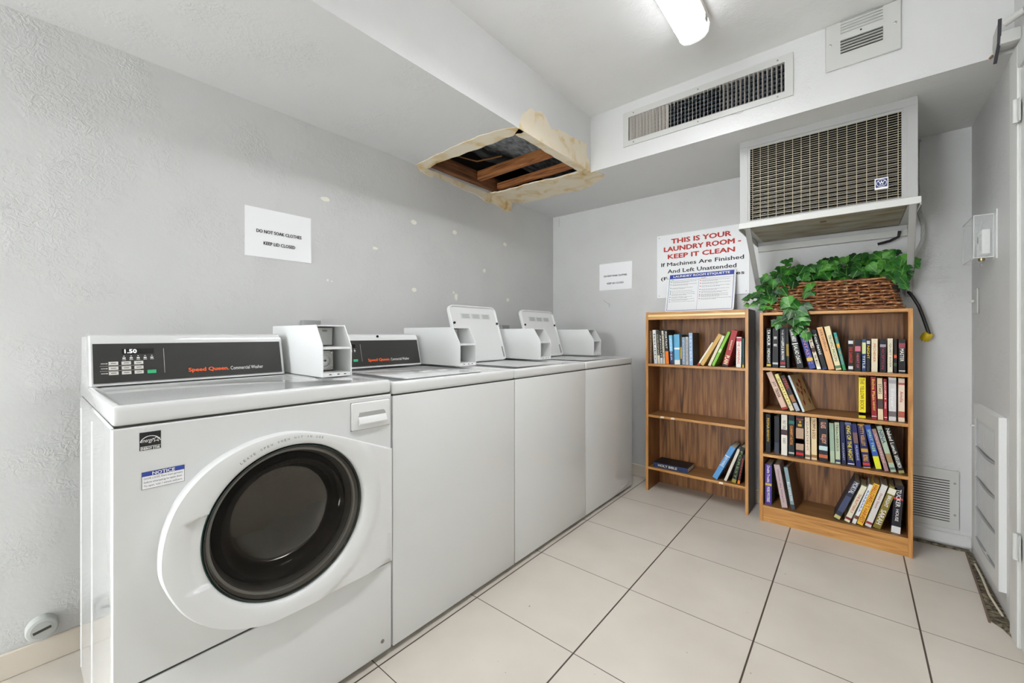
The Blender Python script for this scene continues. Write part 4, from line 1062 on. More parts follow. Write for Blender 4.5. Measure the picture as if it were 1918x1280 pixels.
# ================================================================== BOOKCASES
def bookcase(label, x0, x1, yf, H, boards, rail, kick, dark_side):
    yb = 3.012 if rail else 3.009
    t = thing('bookcase', label, 'bookcase', ((x0+x1)/2, (yf+yb)/2, 0), 'oak laminate bookcases')
    T = .017
    for a, b in ((x0, x0+T), (x1-T, x1)):
        bm = bm_new(); box(bm, a, b, yf, yb, 0, H)
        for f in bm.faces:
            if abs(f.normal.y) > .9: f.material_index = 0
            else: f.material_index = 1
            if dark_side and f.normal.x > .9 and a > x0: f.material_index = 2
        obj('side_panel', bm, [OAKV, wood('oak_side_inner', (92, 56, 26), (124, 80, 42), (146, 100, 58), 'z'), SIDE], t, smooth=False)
    bx('back_panel', (x0+T, x1-T, yb-.006, yb, 0, H-.002), OAKB, t)
    for k, z in enumerate(boards):
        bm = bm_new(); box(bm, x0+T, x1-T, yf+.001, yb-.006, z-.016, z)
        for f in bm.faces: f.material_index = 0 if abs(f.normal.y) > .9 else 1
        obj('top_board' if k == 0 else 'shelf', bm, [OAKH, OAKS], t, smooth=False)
    if rail:
        bx('top_rail', (x0+T, x1-T, yf-.001, yf+.016, H-.052, H-.002), OAKH, t)
        bx('gold_strip', (x0+T, x1-T, yf-.004, yf-.001, H-.032, H-.020), mat('gilt_strip', (232, 206, 140), .3), t)
    if kick: bx('kick_board', (x0+T, x1-T, yf+.004, yf+.018, 0, boards[-1]-.016), OAKH, t)
    return t
bookcase('narrow oak bookcase with few books and a gold strip along its top', -1.112, -.484, 2.79, 1.236, [1.234, .880, .527, .166], True, False, True)
bookcase('wide oak bookcase full of books under the ivy basket', -.421, .220, 2.76, 1.210, [1.210, .891, .649, .392, .092], False, True, False)
bm = bm_new()
for x, z in ((-1.00, .5195), (-.93, .5195), (-.635, .158)): poly_prism(bm, [(x-.012, z-.006), (x+.014, z-.005), (x+.01, z+.007), (x-.008, z+.006)], 'y', 2.7888, 2.7912)
bc = bpy.data.objects['bookcase']
obj('chipped_edge', bm, mat('chipboard', (226, 216, 200), .8), bc, smooth=False)

# ------------------------------------------------------------------ books
COV = {}
def cov(rgb, gloss=.45):
    return mat('cover_%d_%d_%d' % rgb, rgb, gloss, spec=.3)
def book(x, y, z, th, h, dep, lean, rgb, title, tcol, bands, label, group, side=None, hard=True, flat=False, yaw=0):
    """bands: (from, to, rgb) fractions of height on the spine"""
    th *= .93
    a = R(lean); lift = abs(math.sin(a))*th/2+.0008
    t = thing('book', label, 'book', (0, 0, 0), group)
    bm = bm_new(); e = .0018
    box(bm, -th/2, th/2, 0, e, 0, h); box(bm, -th/2, -th/2+e, e, dep, 0, h); box(bm, th/2-e, th/2, e, dep, 0, h)
    if side:
        for f in bm.faces:
            if f.normal.x > .9 and f.calc_center_median().x > th/2-e/4: f.material_index = 1
    obj('cover', bm, [cov(rgb), cov(side or rgb)], t, smooth=False)
    i = .004 if hard else .0008
    bm = bm_new(); box(bm, -th/2+e, th/2-e, e, dep-i, i, h-i); obj('pages', bm, CREAM, t, smooth=False)
    if bands:
        for b0, b1, c in bands:
            bm = bm_new(); box(bm, -th/2, th/2, -.0004, -.0001, h*b0, h*b1); obj('spine_band', bm, cov(c), t, smooth=False)
    if title:
        parts = title if isinstance(title, list) else [(title, .12, .88, .5)]
        for s, f0, f1, wf in parts:
            bm = bm_new(); add_text(bm, s, (0, -.0006, h*(f0+f1)/2), (0, 0, -1), (1, 0, 0), h*(f1-f0), th*wf, .012, 0, 0, .0003)
            obj_flat('spine_title', bm, cov(tcol), t)
    if flat: t.matrix_world = Matrix.Translation((x, y, z+.0008)) @ Matrix.Rotation(R(-90), 4, 'Y') @ Matrix.Translation((th/2, 0, -h/2))
    else:
        t.location = (x, y, z+lift); t.rotation_euler = (0, a, R(yaw))
    return t
G1 = 'books on the top shelf of the narrow bookcase'
BK = (12, 12, 14); WH = (238, 236, 230)
Z1 = .880
rows = [
 (-1.086, .014, .226, 0, (112, 82, 58), 'STORIES', (160, 130, 100), None, 'brown book at the far left, against the bookcase side'),
 (-1.051, .023, .232, -3.0, (226, 226, 222), 'ISSUED', (40, 44, 60), [(.02, .12, (200, 206, 220))], 'white book with dark capitals, second from the left side'),
 (-1.028, .018, .231, -3.0, (58, 54, 46), 'CHRONICLE', (214, 206, 180), [(0, .25, (206, 196, 170))], 'mottled black and cream book right of the white one'),
 (-1.010, .016, .226, -3.0, (34, 36, 40), 'ABSOLUTE', WH, [(0, .18, (190, 196, 204))], 'thin black book with white lettering and a pale foot'),
 (-.993, .014, .227, -3.0, (206, 196, 176), 'NOVEL', BK, None, 'thin cream book squeezed beside the black and orange one'),
 (-.971, .023, .232, -3.0, (26, 26, 28), [('PORTRAIT', .45, .95, .55)], WH, [(0, .38, (232, 120, 28))], 'black book with an orange lower half'),
 (-.942, .022, .196, -3.0, (128, 196, 226), 'FINDER', (210, 220, 250), [(0, .45, (42, 46, 84))], 'pale blue book with a navy lower half'),
 (-.905, .038, .202, -1.6, (98, 166, 204), None, WH, [(0, .15, (230, 230, 226)), (.50, .56, (236, 240, 242))], 'thick sky blue book with a white foot and white swoosh'),
 (-.880, .010, .196, -.8, (46, 42, 30), None, WH, [(.2, .6, (196, 160, 40))], 'very thin dark book with yellow patches'),
 (-.864, .020, .184, -.8, (140, 156, 176), 'POEMS', (190, 200, 212), None, 'grey-blue book among the short upright ones'),
 (-.843, .019, .186, -.6, (178, 180, 180), 'ESSAYS', (140, 140, 140), None, 'plain light grey book beside the grey-blue one'),
 (-.818, .024, .212, -.8, (150, 180, 214), 'LETTERS', (232, 238, 246), None, 'tall pale blue book with a dark cover, last of the uprights'),
 (-.776, .010, .172, 31, (238, 234, 214), None, WH, [(0, .1, (200, 60, 50))], 'slim white and yellow booklet leaning right'),
 (-.752, .023, .226, 29, (206, 166, 96), None, WH, None, 'tan book leaning right, behind the slim booklet'),
 (-.708, .017, .207, 23.5, (222, 212, 186), None, WH, None, 'cream book leaning right beside the green one'),
 (-.686, .016, .234, 23.5, (128, 190, 64), None, WH, [(.4, .5, (214, 232, 170))], 'bright green book leaning right'),
 (-.617, .034, .231, 14, (164, 54, 56), [('PLAIN', .06, .3, .7), ('RANDOM', .46, .72, .3)], (236, 230, 190), [(.0, .05, (40, 36, 36))], 'thick dark red book leaning right'),
 (-.541, .029, .186, .8, (236, 230, 224), 'THE LEARNING', (210, 70, 40), [(.86, .97, (170, 70, 80))], 'white book with red lettering, upright near the right side'),
 (-.516, .009, .177, 0, (30, 78, 84), None, WH, [(0, .1, (226, 190, 30))], 'thin teal book against the right side of the narrow bookcase'),
]
for i, (x, th, h, ln, c, ti, tc, bd, lab) in enumerate(rows):
    book(x, 2.812, Z1, th, h, .15, ln, c, ti, tc, bd, lab, G1, side=(58, 54, 52) if i == 11 else None)
G2 = 'books on the bottom shelf of the narrow bookcase'
book(-.953, 2.812, .166, .034, .226, .15, 0, (34, 52, 92), [('HOLY BIBLE', .30, .86, .5)], (240, 232, 200), None, 'dark blue and black bible lying flat on the bottom shelf', G2, flat=True, side=(20, 20, 22))
# (flat: spine text runs left to right)
book(-.676, 2.812, .166, .031, .239, .16, 26, (92, 152, 206), [('GOD\'S WORD', .42, .72, .45)], WH, [(.70, .72, (230, 236, 244)), (.40, .41, (230, 236, 244))], 'sky blue book leaning right on the bottom shelf', G2)
book(-.616, 2.815, .166, .016, .223, .16, 20, (214, 208, 196), None, WH, None, 'pale book leaning between the blue and dark ones', G2)
book(-.569, 2.815, .166, .025, .233, .15, 12.5, (24, 26, 24), 'FOREST', (120, 150, 90), [(0, .1, (150, 140, 60))], 'black book with green lettering leaning on the bottom shelf', G2)
book(-.542, 2.815, .166, .014, .185, .15, 9, (30, 24, 24), 'SIGNAL', (220, 70, 40), [(0, .12, (220, 120, 30))], 'black and red book by the right side on the bottom shelf', G2)

G3 = 'books on the top shelf of the wide bookcase'; Z = .891
rows = [
 (-.380, .023, .226, 0, BK, [('TA HOUR', .56, .97, .7), ('MIDNIGHT', .10, .48, .6)], WH, [(.03, .08, (226, 196, 40))], 'black hardback with tall white capitals at the left end', .15),
 (-.348, .029, .226, .3, (30, 30, 34), [('KING', .72, .79, .6), ('BLAZE', .54, .60, .6)], WH, [(.08, .13, (190, 190, 190))], 'black hardback with two small white title blocks', .15),
 (-.311, .027, .231, -.3, (40, 44, 54), [('THE LIFE OF', .55, .95, .3), ('LITTLE & BROWN', .2, .66, .5)], WH, [(.09, .14, (180, 40, 36)), (.02, .04, (220, 220, 220))], 'slate grey hardback with white lettering and a small red mark', .15),
 (-.286, .013, .228, -1.5, (26, 24, 18), None, WH, [(.3, .6, (150, 124, 40))], 'thin black hardback with gold flecks', .15),
 (-.229, .031, .226, -10.3, (28, 28, 30), [('FRANK HARDY', .66, .97, .7), ('SALAD DAYS', .12, .58, .62)], WH, [(.60, .625, WH)], 'black hardback titled in white, leaning left under the ivy', .15),
 (-.174, .029, .220, -13.5, (58, 72, 150), 'FANTASTIC', (206, 150, 160), [(.20, .28, (222, 194, 50))], 'royal blue hardback with a yellow dot, leaning left', .15),
 (-.145, .018, .230, -13.5, (226, 214, 190), 'NURSE', (90, 70, 60), [(.42, .52, (80, 50, 40)), (0, .06, (240, 240, 236))], 'cream book with a small dark portrait, leaning left', .15),
 (-.120, .021, .219, -13, (28, 28, 32), [('Scarlatti', .38, .9, .6)], WH, [(0, .03, (40, 70, 140))], 'black book with white script lettering, leaning left', .15),
 (-.091, .027, .234, -13, (226, 172, 120), [('JUDE DEVERAUX', .42, .95, .5)], (120, 84, 60), None, 'peach coloured hardback leaning left', .15),
 (-.061, .025, .238, -12.3, (228, 214, 170), [('TROPIC MOON', .2, .8, .5)], (70, 110, 110), [(.04, .1, (90, 120, 80))], 'tall cream hardback leaning left, beside the peach one', .15),
 (-.037, .013, .204, -11.5, (46, 158, 150), 'PARROT', (230, 120, 50), [(0, .15, (40, 140, 80)), (.6, .7, (232, 190, 60))], 'thin teal and orange book at the end of the leaning row', .15),
 (-.012, .021, .167, 0, BK, [('EVE DANGER', .25, .75, .7)], (200, 60, 50), [(.85, .95, (210, 210, 210)), (.05, .15, (210, 210, 210))], 'black paperback with bold red letters, first of the paperbacks', .105),
 (.016, .024, .167, .3, (30, 26, 28), [('HEART OF', .1, .55, .4)], (200, 90, 110), [(.62, .78, (196, 110, 130))], 'black paperback with a pink blot near its top', .105),
 (.040, .016, .166, .3, (40, 66, 110), [('TITLE', .1, .5, .6)], WH, [(.55, .9, (200, 206, 150))], 'narrow blue paperback with a white title', .105),
 (.057, .014, .167, .3, (24, 26, 40), [('NIGHT', .4, .8, .8)], (232, 200, 40), [(.85, .95, (190, 190, 190))], 'narrow black paperback with yellow letters', .105),
 (.081, .025, .169, .3, (224, 212, 184), [('MICHENER', .3, .85, .4)], (196, 110, 50), None, 'cream paperback with orange letters', .105),
 (.113, .024, .168, .2, (28, 24, 34), [('DECEPTION', .1, .75, .45)], (150, 50, 70), [(.76, .84, (160, 150, 160))], 'black paperback with maroon letters', .105),
 (.140, .020, .171, .2, (222, 214, 190), [('QUIET RIVER', .15, .85, .45)], (120, 110, 96), None, 'cream paperback with grey letters', .105),
 (.159, .011, .167, .2, (30, 20, 20), None, WH, [(.44, .54, (210, 80, 30)), (.2, .3, (60, 90, 60))], 'very narrow black paperback with a red spot', .105),
 (.183, .025, .168, .1, (34, 30, 32), [('MASTER', .34, .72, .6)], WH, [(.74, .88, (150, 70, 80)), (.05, .08, (210, 210, 210))], 'thick black paperback at the right end of the top shelf', .105),
]
for x, th, h, ln, c, ti, tc, bd, lab, dp in rows: book(x, 2.79, Z, th, h, dp, ln, c, ti, tc, bd, lab, G3, hard=dp > .12)
G4 = 'books on the second shelf of the wide bookcase'; Z = .649
rows = [
 (-.302, .029, .223, -20.5, (216, 184, 164), [('JOY', .60, .74, .6), ('TRIVIA', .32, .56, .6)], (30, 28, 34), [(0, .06, (170, 50, 40))], 'pale pink hardback leaning left, against the left side', .15, None),
 (-.267, .020, .215, -20.8, (232, 218, 140), 'SPRING', (140, 120, 60), [(0, .2, (226, 214, 180))], 'pale yellow hardback leaning left', .15, None),
 (-.240, .021, .208, -20.8, (52, 40, 44), [('STEEL', .6, .92, .7)], (206, 60, 40), [(.0, .22, (170, 176, 186)), (.25, .45, (160, 110, 70))], 'dark book with red letters and a grey foot, leaning left', .15, None),
 (-.214, .012, .210, -20.8, (206, 220, 226), None, WH, None, 'book with a tan cover of red flowers leaning on the dark one', .15, (188, 160, 118)),
 (.034, .029, .210, 0, (238, 218, 26), [('THE YELLOW BOOK', .2, .98, .6)], (120, 100, 20), [(.06, .14, (70, 66, 30)), (.07, .13, (230, 220, 120))], 'bright yellow paperback standing alone', .15, (72, 48, 30)),
 (.081, .021, .215, -1.2, (150, 34, 44), [('Belva Plain', .45, .95, .55), ('HARVEST', .2, .42, .4)], (232, 200, 90), [(.06, .075, WH)], 'dark red hardback with gold script lettering', .15, None),
 (.105, .021, .211, -1.0, (228, 206, 170), [('STARS', .62, .86, .6)], (60, 60, 60), [(.26, .5, (84, 64, 60))], 'cream hardback with a dark brown blot, between two red books', .15, None),
 (.124, .012, .209, -.7, (156, 30, 40), [('DANIELLE', .5, .92, .5), ('WINGS', .28, .45, .5)], WH, [(.06, .075, WH)], 'narrow red hardback with white letters', .15, None),
 (.149, .029, .218, 0, (208, 206, 204), [('Silver', .3, .75, .4)], (236, 236, 236), [(.1, .22, (110, 100, 100)), (.86, .94, (170, 170, 172))], 'thick silvery white hardback', .15, None),
 (.182, .024, .215, 0, (228, 208, 190), [('Amelia', .45, .7, .5)], (170, 40, 40), [(.1, .24, (176, 90, 70)), (.85, .9, (180, 100, 80))], 'pinkish cream hardback with red script at the right end', .15, None),
]
for x, th, h, ln, c, ti, tc, bd, lab, dp, sd in rows:
    b = book(x, 2.795, Z, th, h, dp, ln, c, ti, tc, bd, lab, G4, side=sd, yaw=(-15 if 'flowers' in lab else 0))
    if 'flowers' in lab:
        bm = bm_new(); rr = random.Random(4); X_ = th*.93/2
        for cy, cz in ((.05, .15), (.09, .17), (.06, .10), (.11, .11), (.04, .05), (.12, .05), (.08, .13), (.03, .12)):
            pts = [(cy+math.cos(k*math.pi/4)*.012*rr.uniform(.6, 1.1), cz+math.sin(k*math.pi/4)*.016*rr.uniform(.6, 1.1)) for k in range(8)]
            poly_prism(bm, pts, 'x', X_+.0001, X_+.0006)
        tube(bm, [(X_+.0004, .03, .03), (X_+.0004, .07, .1), (X_+.0004, .10, .17)], .0012, 4)
        plabel(obj('cover_flowers', bm, cov((132, 34, 30)), b), 'dark red flowers printed on the cover')
G5 = 'books on the third shelf of the wide bookcase'; Z = .392
rows = [
 (-.384, .025, .224, 0, BK, [('FIONA', .62, .9, .5), ('BENEATH', .3, .6, .4)], (232, 190, 50), None, 'black hardback with yellow letters at the left end of the row'),
 (-.341, .024, .218, 0, (30, 32, 38), None, WH, [(0, .3, (60, 66, 80))], 'plain black hardback in shadow beside the first one'),
 (-.305, .030, .231, 0, (228, 224, 214), [('PAST', .76, .86, .6), ('TENSE', .64, .74, .6), ('ROBERT', .28, .42, .5)], (150, 140, 130), [(.50, .63, (70, 46, 50))], 'white hardback with a small portrait on its spine'),
 (-.271, .028, .235, .2, (18, 32, 38), [('GUNNER\'S AUTOS', .28, .74, .5)], (236, 150, 40), [(.06, .1, (180, 180, 170)), (.78, .86, (40, 110, 100))], 'blackish teal hardback with orange letters'),
 (-.232, .038, .236, 0, (24, 22, 26), [('JOHN', .82, .88, .4), ('CAMDEN', .74, .80, .5)], (226, 180, 50), [(.18, .70, (178, 148, 124)), (.06, .12, (200, 40, 44)), (.9, .92, (200, 50, 50)), (.33, .45, (206, 200, 170))], 'thick black hardback with a tan picture and red dot'),
 (-.196, .024, .230, -.5, (222, 206, 182), [('GARDENS', .2, .9, .4)], (150, 130, 110), [(.04, .1, (120, 100, 80))], 'plain cream hardback beside the tan picture'),
 (-.167, .026, .231, -.4, (226, 204, 160), [('TROPHY & GOLD', .5, .97, .6)], (120, 44, 30), [(.05, .12, (160, 110, 60))], 'cream hardback with brown-red capitals'),
 (-.127, .040, .230, 0, (28, 30, 42), [('GLASS', .78, .93, .6), ('KILLJOY', .42, .64, .7)], (222, 160, 130), [(.26, .36, (190, 214, 214)), (.08, .16, (190, 100, 60))], 'thickest black hardback with peach capitals'),
 (-.087, .020, .213, -1.5, (150, 172, 150), None, WH, [(0, .3, (172, 190, 164))], 'dusty green hardback right of the thick black one'),
 (-.064, .021, .220, -1.5, (186, 196, 166), [('TREACHEROUS', .3, .95, .5)], (50, 70, 60), [(.04, .1, (50, 60, 100))], 'pale green hardback with dark green capitals'),
 (-.039, .018, .226, -2.4, (30, 34, 76), [('MARGARET', .1, .5, .4)], (180, 184, 200), None, 'narrow navy hardback before the yellow lettered one'),
 (-.010, .029, .228, -3.5, (28, 32, 82), [('KING OF THE NIGHT', .12, .92, .6)], (222, 206, 60), [(.03, .05, WH), (.94, .98, (110, 130, 170))], 'navy hardback with tall yellow capitals'),
 (.020, .020, .221, -5.0, (36, 42, 104), [('MUSGRAVE', .15, .5, .5)], (190, 196, 220), [(.55, .8, (120, 90, 90))], 'royal navy hardback leaning slightly left'),
 (.053, .030, .224, -6.4, (30, 34, 88), [('KITTY KELLEY', .5, .97, .5), ('ROYALS', .15, .3, .7)], (222, 170, 70), [(.36, .44, (190, 146, 60)), (.06, .12, (200, 60, 60)), (0, .02, (220, 170, 60)), (.98, 1, (220, 170, 60))], 'navy hardback with gold capitals and a gold border'),
 (.099, .024, .226, -11.5, (52, 84, 170), [('SPIRIT TREE', .4, .9, .5)], (170, 220, 150), [(.02, .3, (222, 222, 40))], 'bright blue book with a yellow foot, leaning left'),
 (.128, .017, .210, -13.5, (158, 122, 122), [('WOMEN', .2, .9, .5)], (206, 180, 180), None, 'mauve book leaning left'),
 (.153, .022, .228, -13.8, (170, 186, 164), [('NINA', .62, .92, .7)], (50, 60, 110), [(.05, .1, (100, 110, 100)), (.2, .4, (160, 130, 90))], 'pale green book with large blue capitals, leaning left'),
 (.183, .022, .227, -13.8, (20, 20, 20), [('Naked Lunch', .42, .97, .7), ('LATE LUNCH', .12, .38, .7)], WH, [(0, .06, (160, 150, 90))], 'black book with white script at the right end, leaning left'),
]
for x, th, h, ln, c, ti, tc, bd, lab in rows: book(x, 2.795, Z, th, h, .15, ln, c, ti, tc, bd, lab, G5)
G6 = 'books on the bottom shelf of the wide bookcase'; Z = .092
rows = [
 (-.382, .035, .232, .2, (84, 62, 148), [('Double Trouble', .55, .97, .4), ('MORE MYSTERIES', .06, .44, .45)], WH, [(.47, .53, (206, 176, 90))], 'purple book at the left end of the bottom shelf'),
 (-.302, .030, .240, -9.4, (190, 168, 168), [('Vittorio the Vampire', .12, .9, .35)], (120, 96, 110), None, 'dusty pink book leaning left, second on the bottom shelf'),
 (-.262, .020, .234, -9.0, (130, 156, 164), [('BLUEWATER', .2, .65, .6)], WH, [(0, .12, (60, 70, 80))], 'grey-blue book with a dark brown cover leaning left on the bottom shelf'),
 (-.072, .027, .237, 21.5, (46, 50, 66), [('MORTAL', .68, .97, .8)], (210, 214, 220), [(.02, .1, (196, 190, 120)), (.2, .6, (72, 80, 110))], 'dark slate book, leftmost of those leaning right on the bottom shelf'),
 (-.028, .023, .215, 19, (222, 216, 190), [('THE BUTTERFLY', .25, .78, .5)], (190, 60, 50), [(.06, .12, (120, 40, 40))], 'cream book with red capitals leaning right'),
 (.000, .015, .228, 17.5, (226, 228, 226), [('BARBARA', .3, .85, .5)], (60, 90, 160), [(.12, .2, (120, 60, 50))], 'thin white book with blue letters leaning right'),
 (.024, .025, .235, 16.5, (232, 188, 62), [('HALLOWELL\'S HARVEST', .05, .97, .75)], (178, 40, 36), None, 'yellow book with bold red capitals leaning right'),
 (.056, .025, .235, 16, (216, 212, 206), [('Dune Shore', .45, .8, .4)], (190, 90, 100), [(.06, .11, (150, 40, 50))], 'white book with thin pink letters leaning right'),
 (.089, .030, .236, 16, (134, 118, 48), [('SARAH', .10, .44, .7), ('BRIGHT', .52, .78, .5)], WH, [(.82, .95, (226, 222, 206))], 'olive gold book with white capitals leaning right'),
 (.160, .036, .240, 3.5, (38, 36, 42), [('TUCKER', .55, .92, .5), ('HOUSE', .25, .5, .35)], (232, 228, 226), [(0, .14, (216, 216, 216)), (.7, .74, (200, 70, 60))], 'thick black and white book standing at the right end of the bottom shelf'),
]
for i, (x, th, h, ln, c, ti, tc, bd, lab) in enumerate(rows):
    book(x, 2.79, Z, th, h, .16 if i == 2 else .15, ln, c, ti, tc, bd, lab, G6, side=(88, 62, 42) if i == 2 else ((60, 80, 40) if i == 0 else None), yaw=-7 if i == 2 else 0)

# ================================================================== BASKET AND IVY
def basket():
    zb = 1.2115; H = .155; xc = -.108; yc = 2.885
    t = thing('wicker_basket', 'long brown wicker basket on the wide bookcase', 'basket', (xc, yc, zb))
    def ring(zf, out=0, n=120):
        hx = .300-.045*zf+out; hy = .100-.004*zf+out; r_ = .05
        P = []
        per = [(hx-r_, hy-r_, 0), (-hx+r_, hy-r_, 90), (-hx+r_, -hy+r_, 180), (hx-r_, -hy+r_, 270)]
        # even spacing round a rounded rectangle
        L1, L2, La = 2*(hx-r_), 2*(hy-r_), math.pi*r_/2; tot = 2*L1+2*L2+4*La
        for k in range(n):
            s = tot*k/n
            segs = [('l', L2, (hx, -hy+r_), (0, 1)), ('a', La, (hx-r_, hy-r_), 0), ('l', L1, (hx-r_, hy), (-1, 0)), ('a', La, (-hx+r_, hy-r_), 90), ('l', L2, (-hx, hy-r_), (0, -1)), ('a', La, (-hx+r_, -hy+r_), 180), ('l', L1, (-hx+r_, -hy), (1, 0)), ('a', La, (hx-r_, -hy+r_), 270)]
            for ty, ln, p, d in segs:
                if s <= ln+1e-9:
                    if ty == 'l': P.append((p[0]+d[0]*s, p[1]+d[1]*s))
                    else: a = R(d)+s/r_; P.append((p[0]+math.cos(a)*r_, p[1]+math.sin(a)*r_))
                    break
                s -= ln
        return P
    wick = mat('wicker', (118, 68, 36), .35)
    n_ = N(wick, 'ShaderNodeTexNoise'); n_.inputs['Scale'].default_value = 45; n_.inputs['Detail'].default_value = 3; L(wick, mapping(wick, (1, 1, 3)), n_.inputs['Vector'])
    r = ramp(wick, [(.3, (58, 28, 18)), (.46, (118, 66, 34)), (.58, (158, 104, 56)), (.7, (206, 178, 136))]); L(wick, n_.outputs[0], r.inputs[0]); L(wick, r.outputs[0], bsdf(wick).inputs['Base Color'])
    bm = bm_new(); n = 160; rows = 9
    for k in range(rows):
        zf = (k+.5)/rows; z = zb+.006+(H-.012)*zf; base = ring(zf, 0, n)
        for sub in (0,):
            pts = []
            for i, (x, y) in enumerate(base):
                ph = math.cos(math.pi*i/5+math.pi*k); nx, ny = x/.30, y/.1
                l_ = math.hypot(nx, ny); d = .0055*ph
                # push along the nearest wall normal
                if abs(y) > .085-.004*zf: v = (0, math.copysign(1, y))
                elif abs(x) > .24: v = (math.copysign(1, x), 0)
                else: v = (0, math.copysign(1, y))
                pts.append((xc+x+v[0]*d, yc+y+v[1]*d, z+.0018*math.sin(i*.7+k*2)))
            tube(bm, pts, .0068, 6, closed=True)
    obj('weave', bm, wick, t, ang=80)
    bm = bm_new(); base0, base1 = ring(0, 0, n), ring(1, 0, n)
    for i in range(0, n, 5):
        for j in (0,): tube(bm, [(xc+base0[i][0], yc+base0[i][1], zb+.001), (xc+base1[i][0], yc+base1[i][1], zb+H)], .0042, 5)
    obj('stakes', bm, wick, t)
    bm = bm_new()
    pts = [(xc+x, yc+y, zb+H+.002*math.sin(i*.8)) for i, (x, y) in enumerate(ring(1, .001, n))]; tube(bm, pts, .0075, 6, closed=True)
    pts = [(xc+x, yc+y, zb+.006+.002*math.sin(i*.8)) for i, (x, y) in enumerate(ring(0, .002, n))]; tube(bm, pts, .0055, 6, closed=True)
    obj('rim', bm, wick, t, ang=80)
    bm = bm_new(); pp = ring(0, -.012, 60); poly_prism(bm, [(xc+a, yc+b) for a, b in pp], 'z', zb+.002, zb+.12); obj('liner', bm, mat('dark_moss', (40, 30, 20), .9), t)
basket()
def ivy():
    t = thing('ivy_plant', 'green trailing ivy filling the wicker basket and hanging over the books', 'plant', (-.1, 2.885, 1.335))
    leafm = mat('ivy_leaf', (58, 128, 44), .38)
    tc = N(leafm, 'ShaderNodeUVMap'); sp = N(leafm, 'ShaderNodeSeparateXYZ'); L(leafm, tc.outputs[0], sp.inputs[0])
    n_ = N(leafm, 'ShaderNodeTexNoise'); n_.inputs['Scale'].default_value = 14; n_.inputs['Detail'].default_value = 3; L(leafm, mapping(leafm, (1, 1, 1)), n_.inputs['Vector'])
    r = ramp(leafm, [(.36, (14, 54, 16)), (.5, (34, 98, 28)), (.66, (90, 156, 60))]); L(leafm, n_.outputs[0], r.inputs[0])
    ab = N(leafm, 'ShaderNodeMath', operation='ABSOLUTE'); L(leafm, sp.outputs[0], ab.inputs[0])
    ls = N(leafm, 'ShaderNodeMath', operation='LESS_THAN'); ls.inputs[1].default_value = .03; L(leafm, ab.outputs[0], ls.inputs[0])
    mf = N(leafm, 'ShaderNodeMath', operation='MULTIPLY'); mf.inputs[1].default_value = .55; L(leafm, ls.outputs[0], mf.inputs[0])
    mx = N(leafm, 'ShaderNodeMix', data_type='RGBA'); L(leafm, mf.outputs[0], mx.inputs[0]); L(leafm, r.outputs[0], mx.inputs[6]); mx.inputs[7].default_value = srgb(150, 190, 110)
    L(leafm, mx.outputs[2], bsdf(leafm).inputs['Base Color']); bsdf(leafm).inputs['Subsurface Weight'].default_value = 0
    half = [(0, -.05), (.18, -.22), (.38, -.24), (.58, -.12), (.58, .04), (.78, .22), (.62, .34), (.48, .42), (.44, .58), (.26, .76), (.12, .92), (0, 1.10)]
    # the midrib point row
    bm = bm_new(); uvl = bm.loops.layers.uv.new('UVMap')
    rr = random.Random(21)
    def leaf(c, nrm, size, roll):
        nrm = Vector(nrm).normalized(); a = nrm.orthogonal().normalized()
        # tip direction: mostly downward in the leaf plane
        dn = Vector((0, 0, -1)); tip = dn-nrm*dn.dot(nrm)
        if tip.length < .1: tip = Vector((0, -1, 0))-nrm*Vector((0, -1, 0)).dot(nrm)
        tip.normalize(); tip = Matrix.Rotation(roll, 3, nrm) @ tip; side = tip.cross(nrm)
        def P(u, v): return Vector(c)+side*u*size+tip*(v-.4)*size+nrm*(-abs(u)*.20*size-((v-.3)**2)*.22*size)
        mid = [bm.verts.new(P(0, v)) for v in (-.10, .04, .2, .36, .52, .70, .88, 1.08)]
        mv = (-.10, .04, .2, .36, .52, .70, .88, 1.08)
        for s in (-1, 1):
            rim = [(mid[0], 0, mv[0])]+[(bm.verts.new(P(u*s, v)), u*s, v) for u, v in half[1:-1]]
            # an inner row half way out keeps each half leaf smooth
            hub = [(mid[i], 0, mv[i]) for i in range(len(mv))]
            loop = rim+hub[::-1][:-1]
            if s < 0: loop = loop[::-1]
            f = bm.faces.new([q[0] for q in loop])
            for lp, q in zip(f.loops, loop): lp[uvl].uv = (q[1], q[2])
    def top(x):      # height of the foliage over the basket
        k = [(-.42, 1.43), (-.36, 1.455), (-.28, 1.475), (-.2, 1.465), (-.1, 1.485), (0, 1.505), (.08, 1.50), (.14, 1.515), (.2, 1.47), (.26, 1.42)]
        for (a, za), (b, zb_) in zip(k, k[1:]):
            if a <= x <= b: return za+(zb_-za)*(x-a)/(b-a)
        return 1.40
    stems = []
    for i in range(260):
        x = rr.uniform(-.41, .19); f = rr.random(); zt = top(x)+.004
        y = 2.79+rr.random()**1.2*.19; z = 1.365+(zt-1.365)*(f if y > 2.84 else f*.9)
        y = max(y, 2.775+(z-1.36)*.35)
        leaf((x, y, z), (rr.uniform(-.5, .5), -1, rr.uniform(.1, .9)), rr.uniform(.030, .047), rr.uniform(-1.1, 1.1))
        if i % 5 == 0: stems.append([(x, y+.01, z), (x+rr.uniform(-.03, .03), 2.88, 1.34)])
    for i in range(26):    # spray at the right end
        x = rr.uniform(.14, .205); z = rr.uniform(1.36, 1.46); leaf((x, rr.uniform(2.78, 2.86), z), (rr.uniform(0, .7), -1, .3), rr.uniform(.030, .044), rr.uniform(-.6, 1.2))
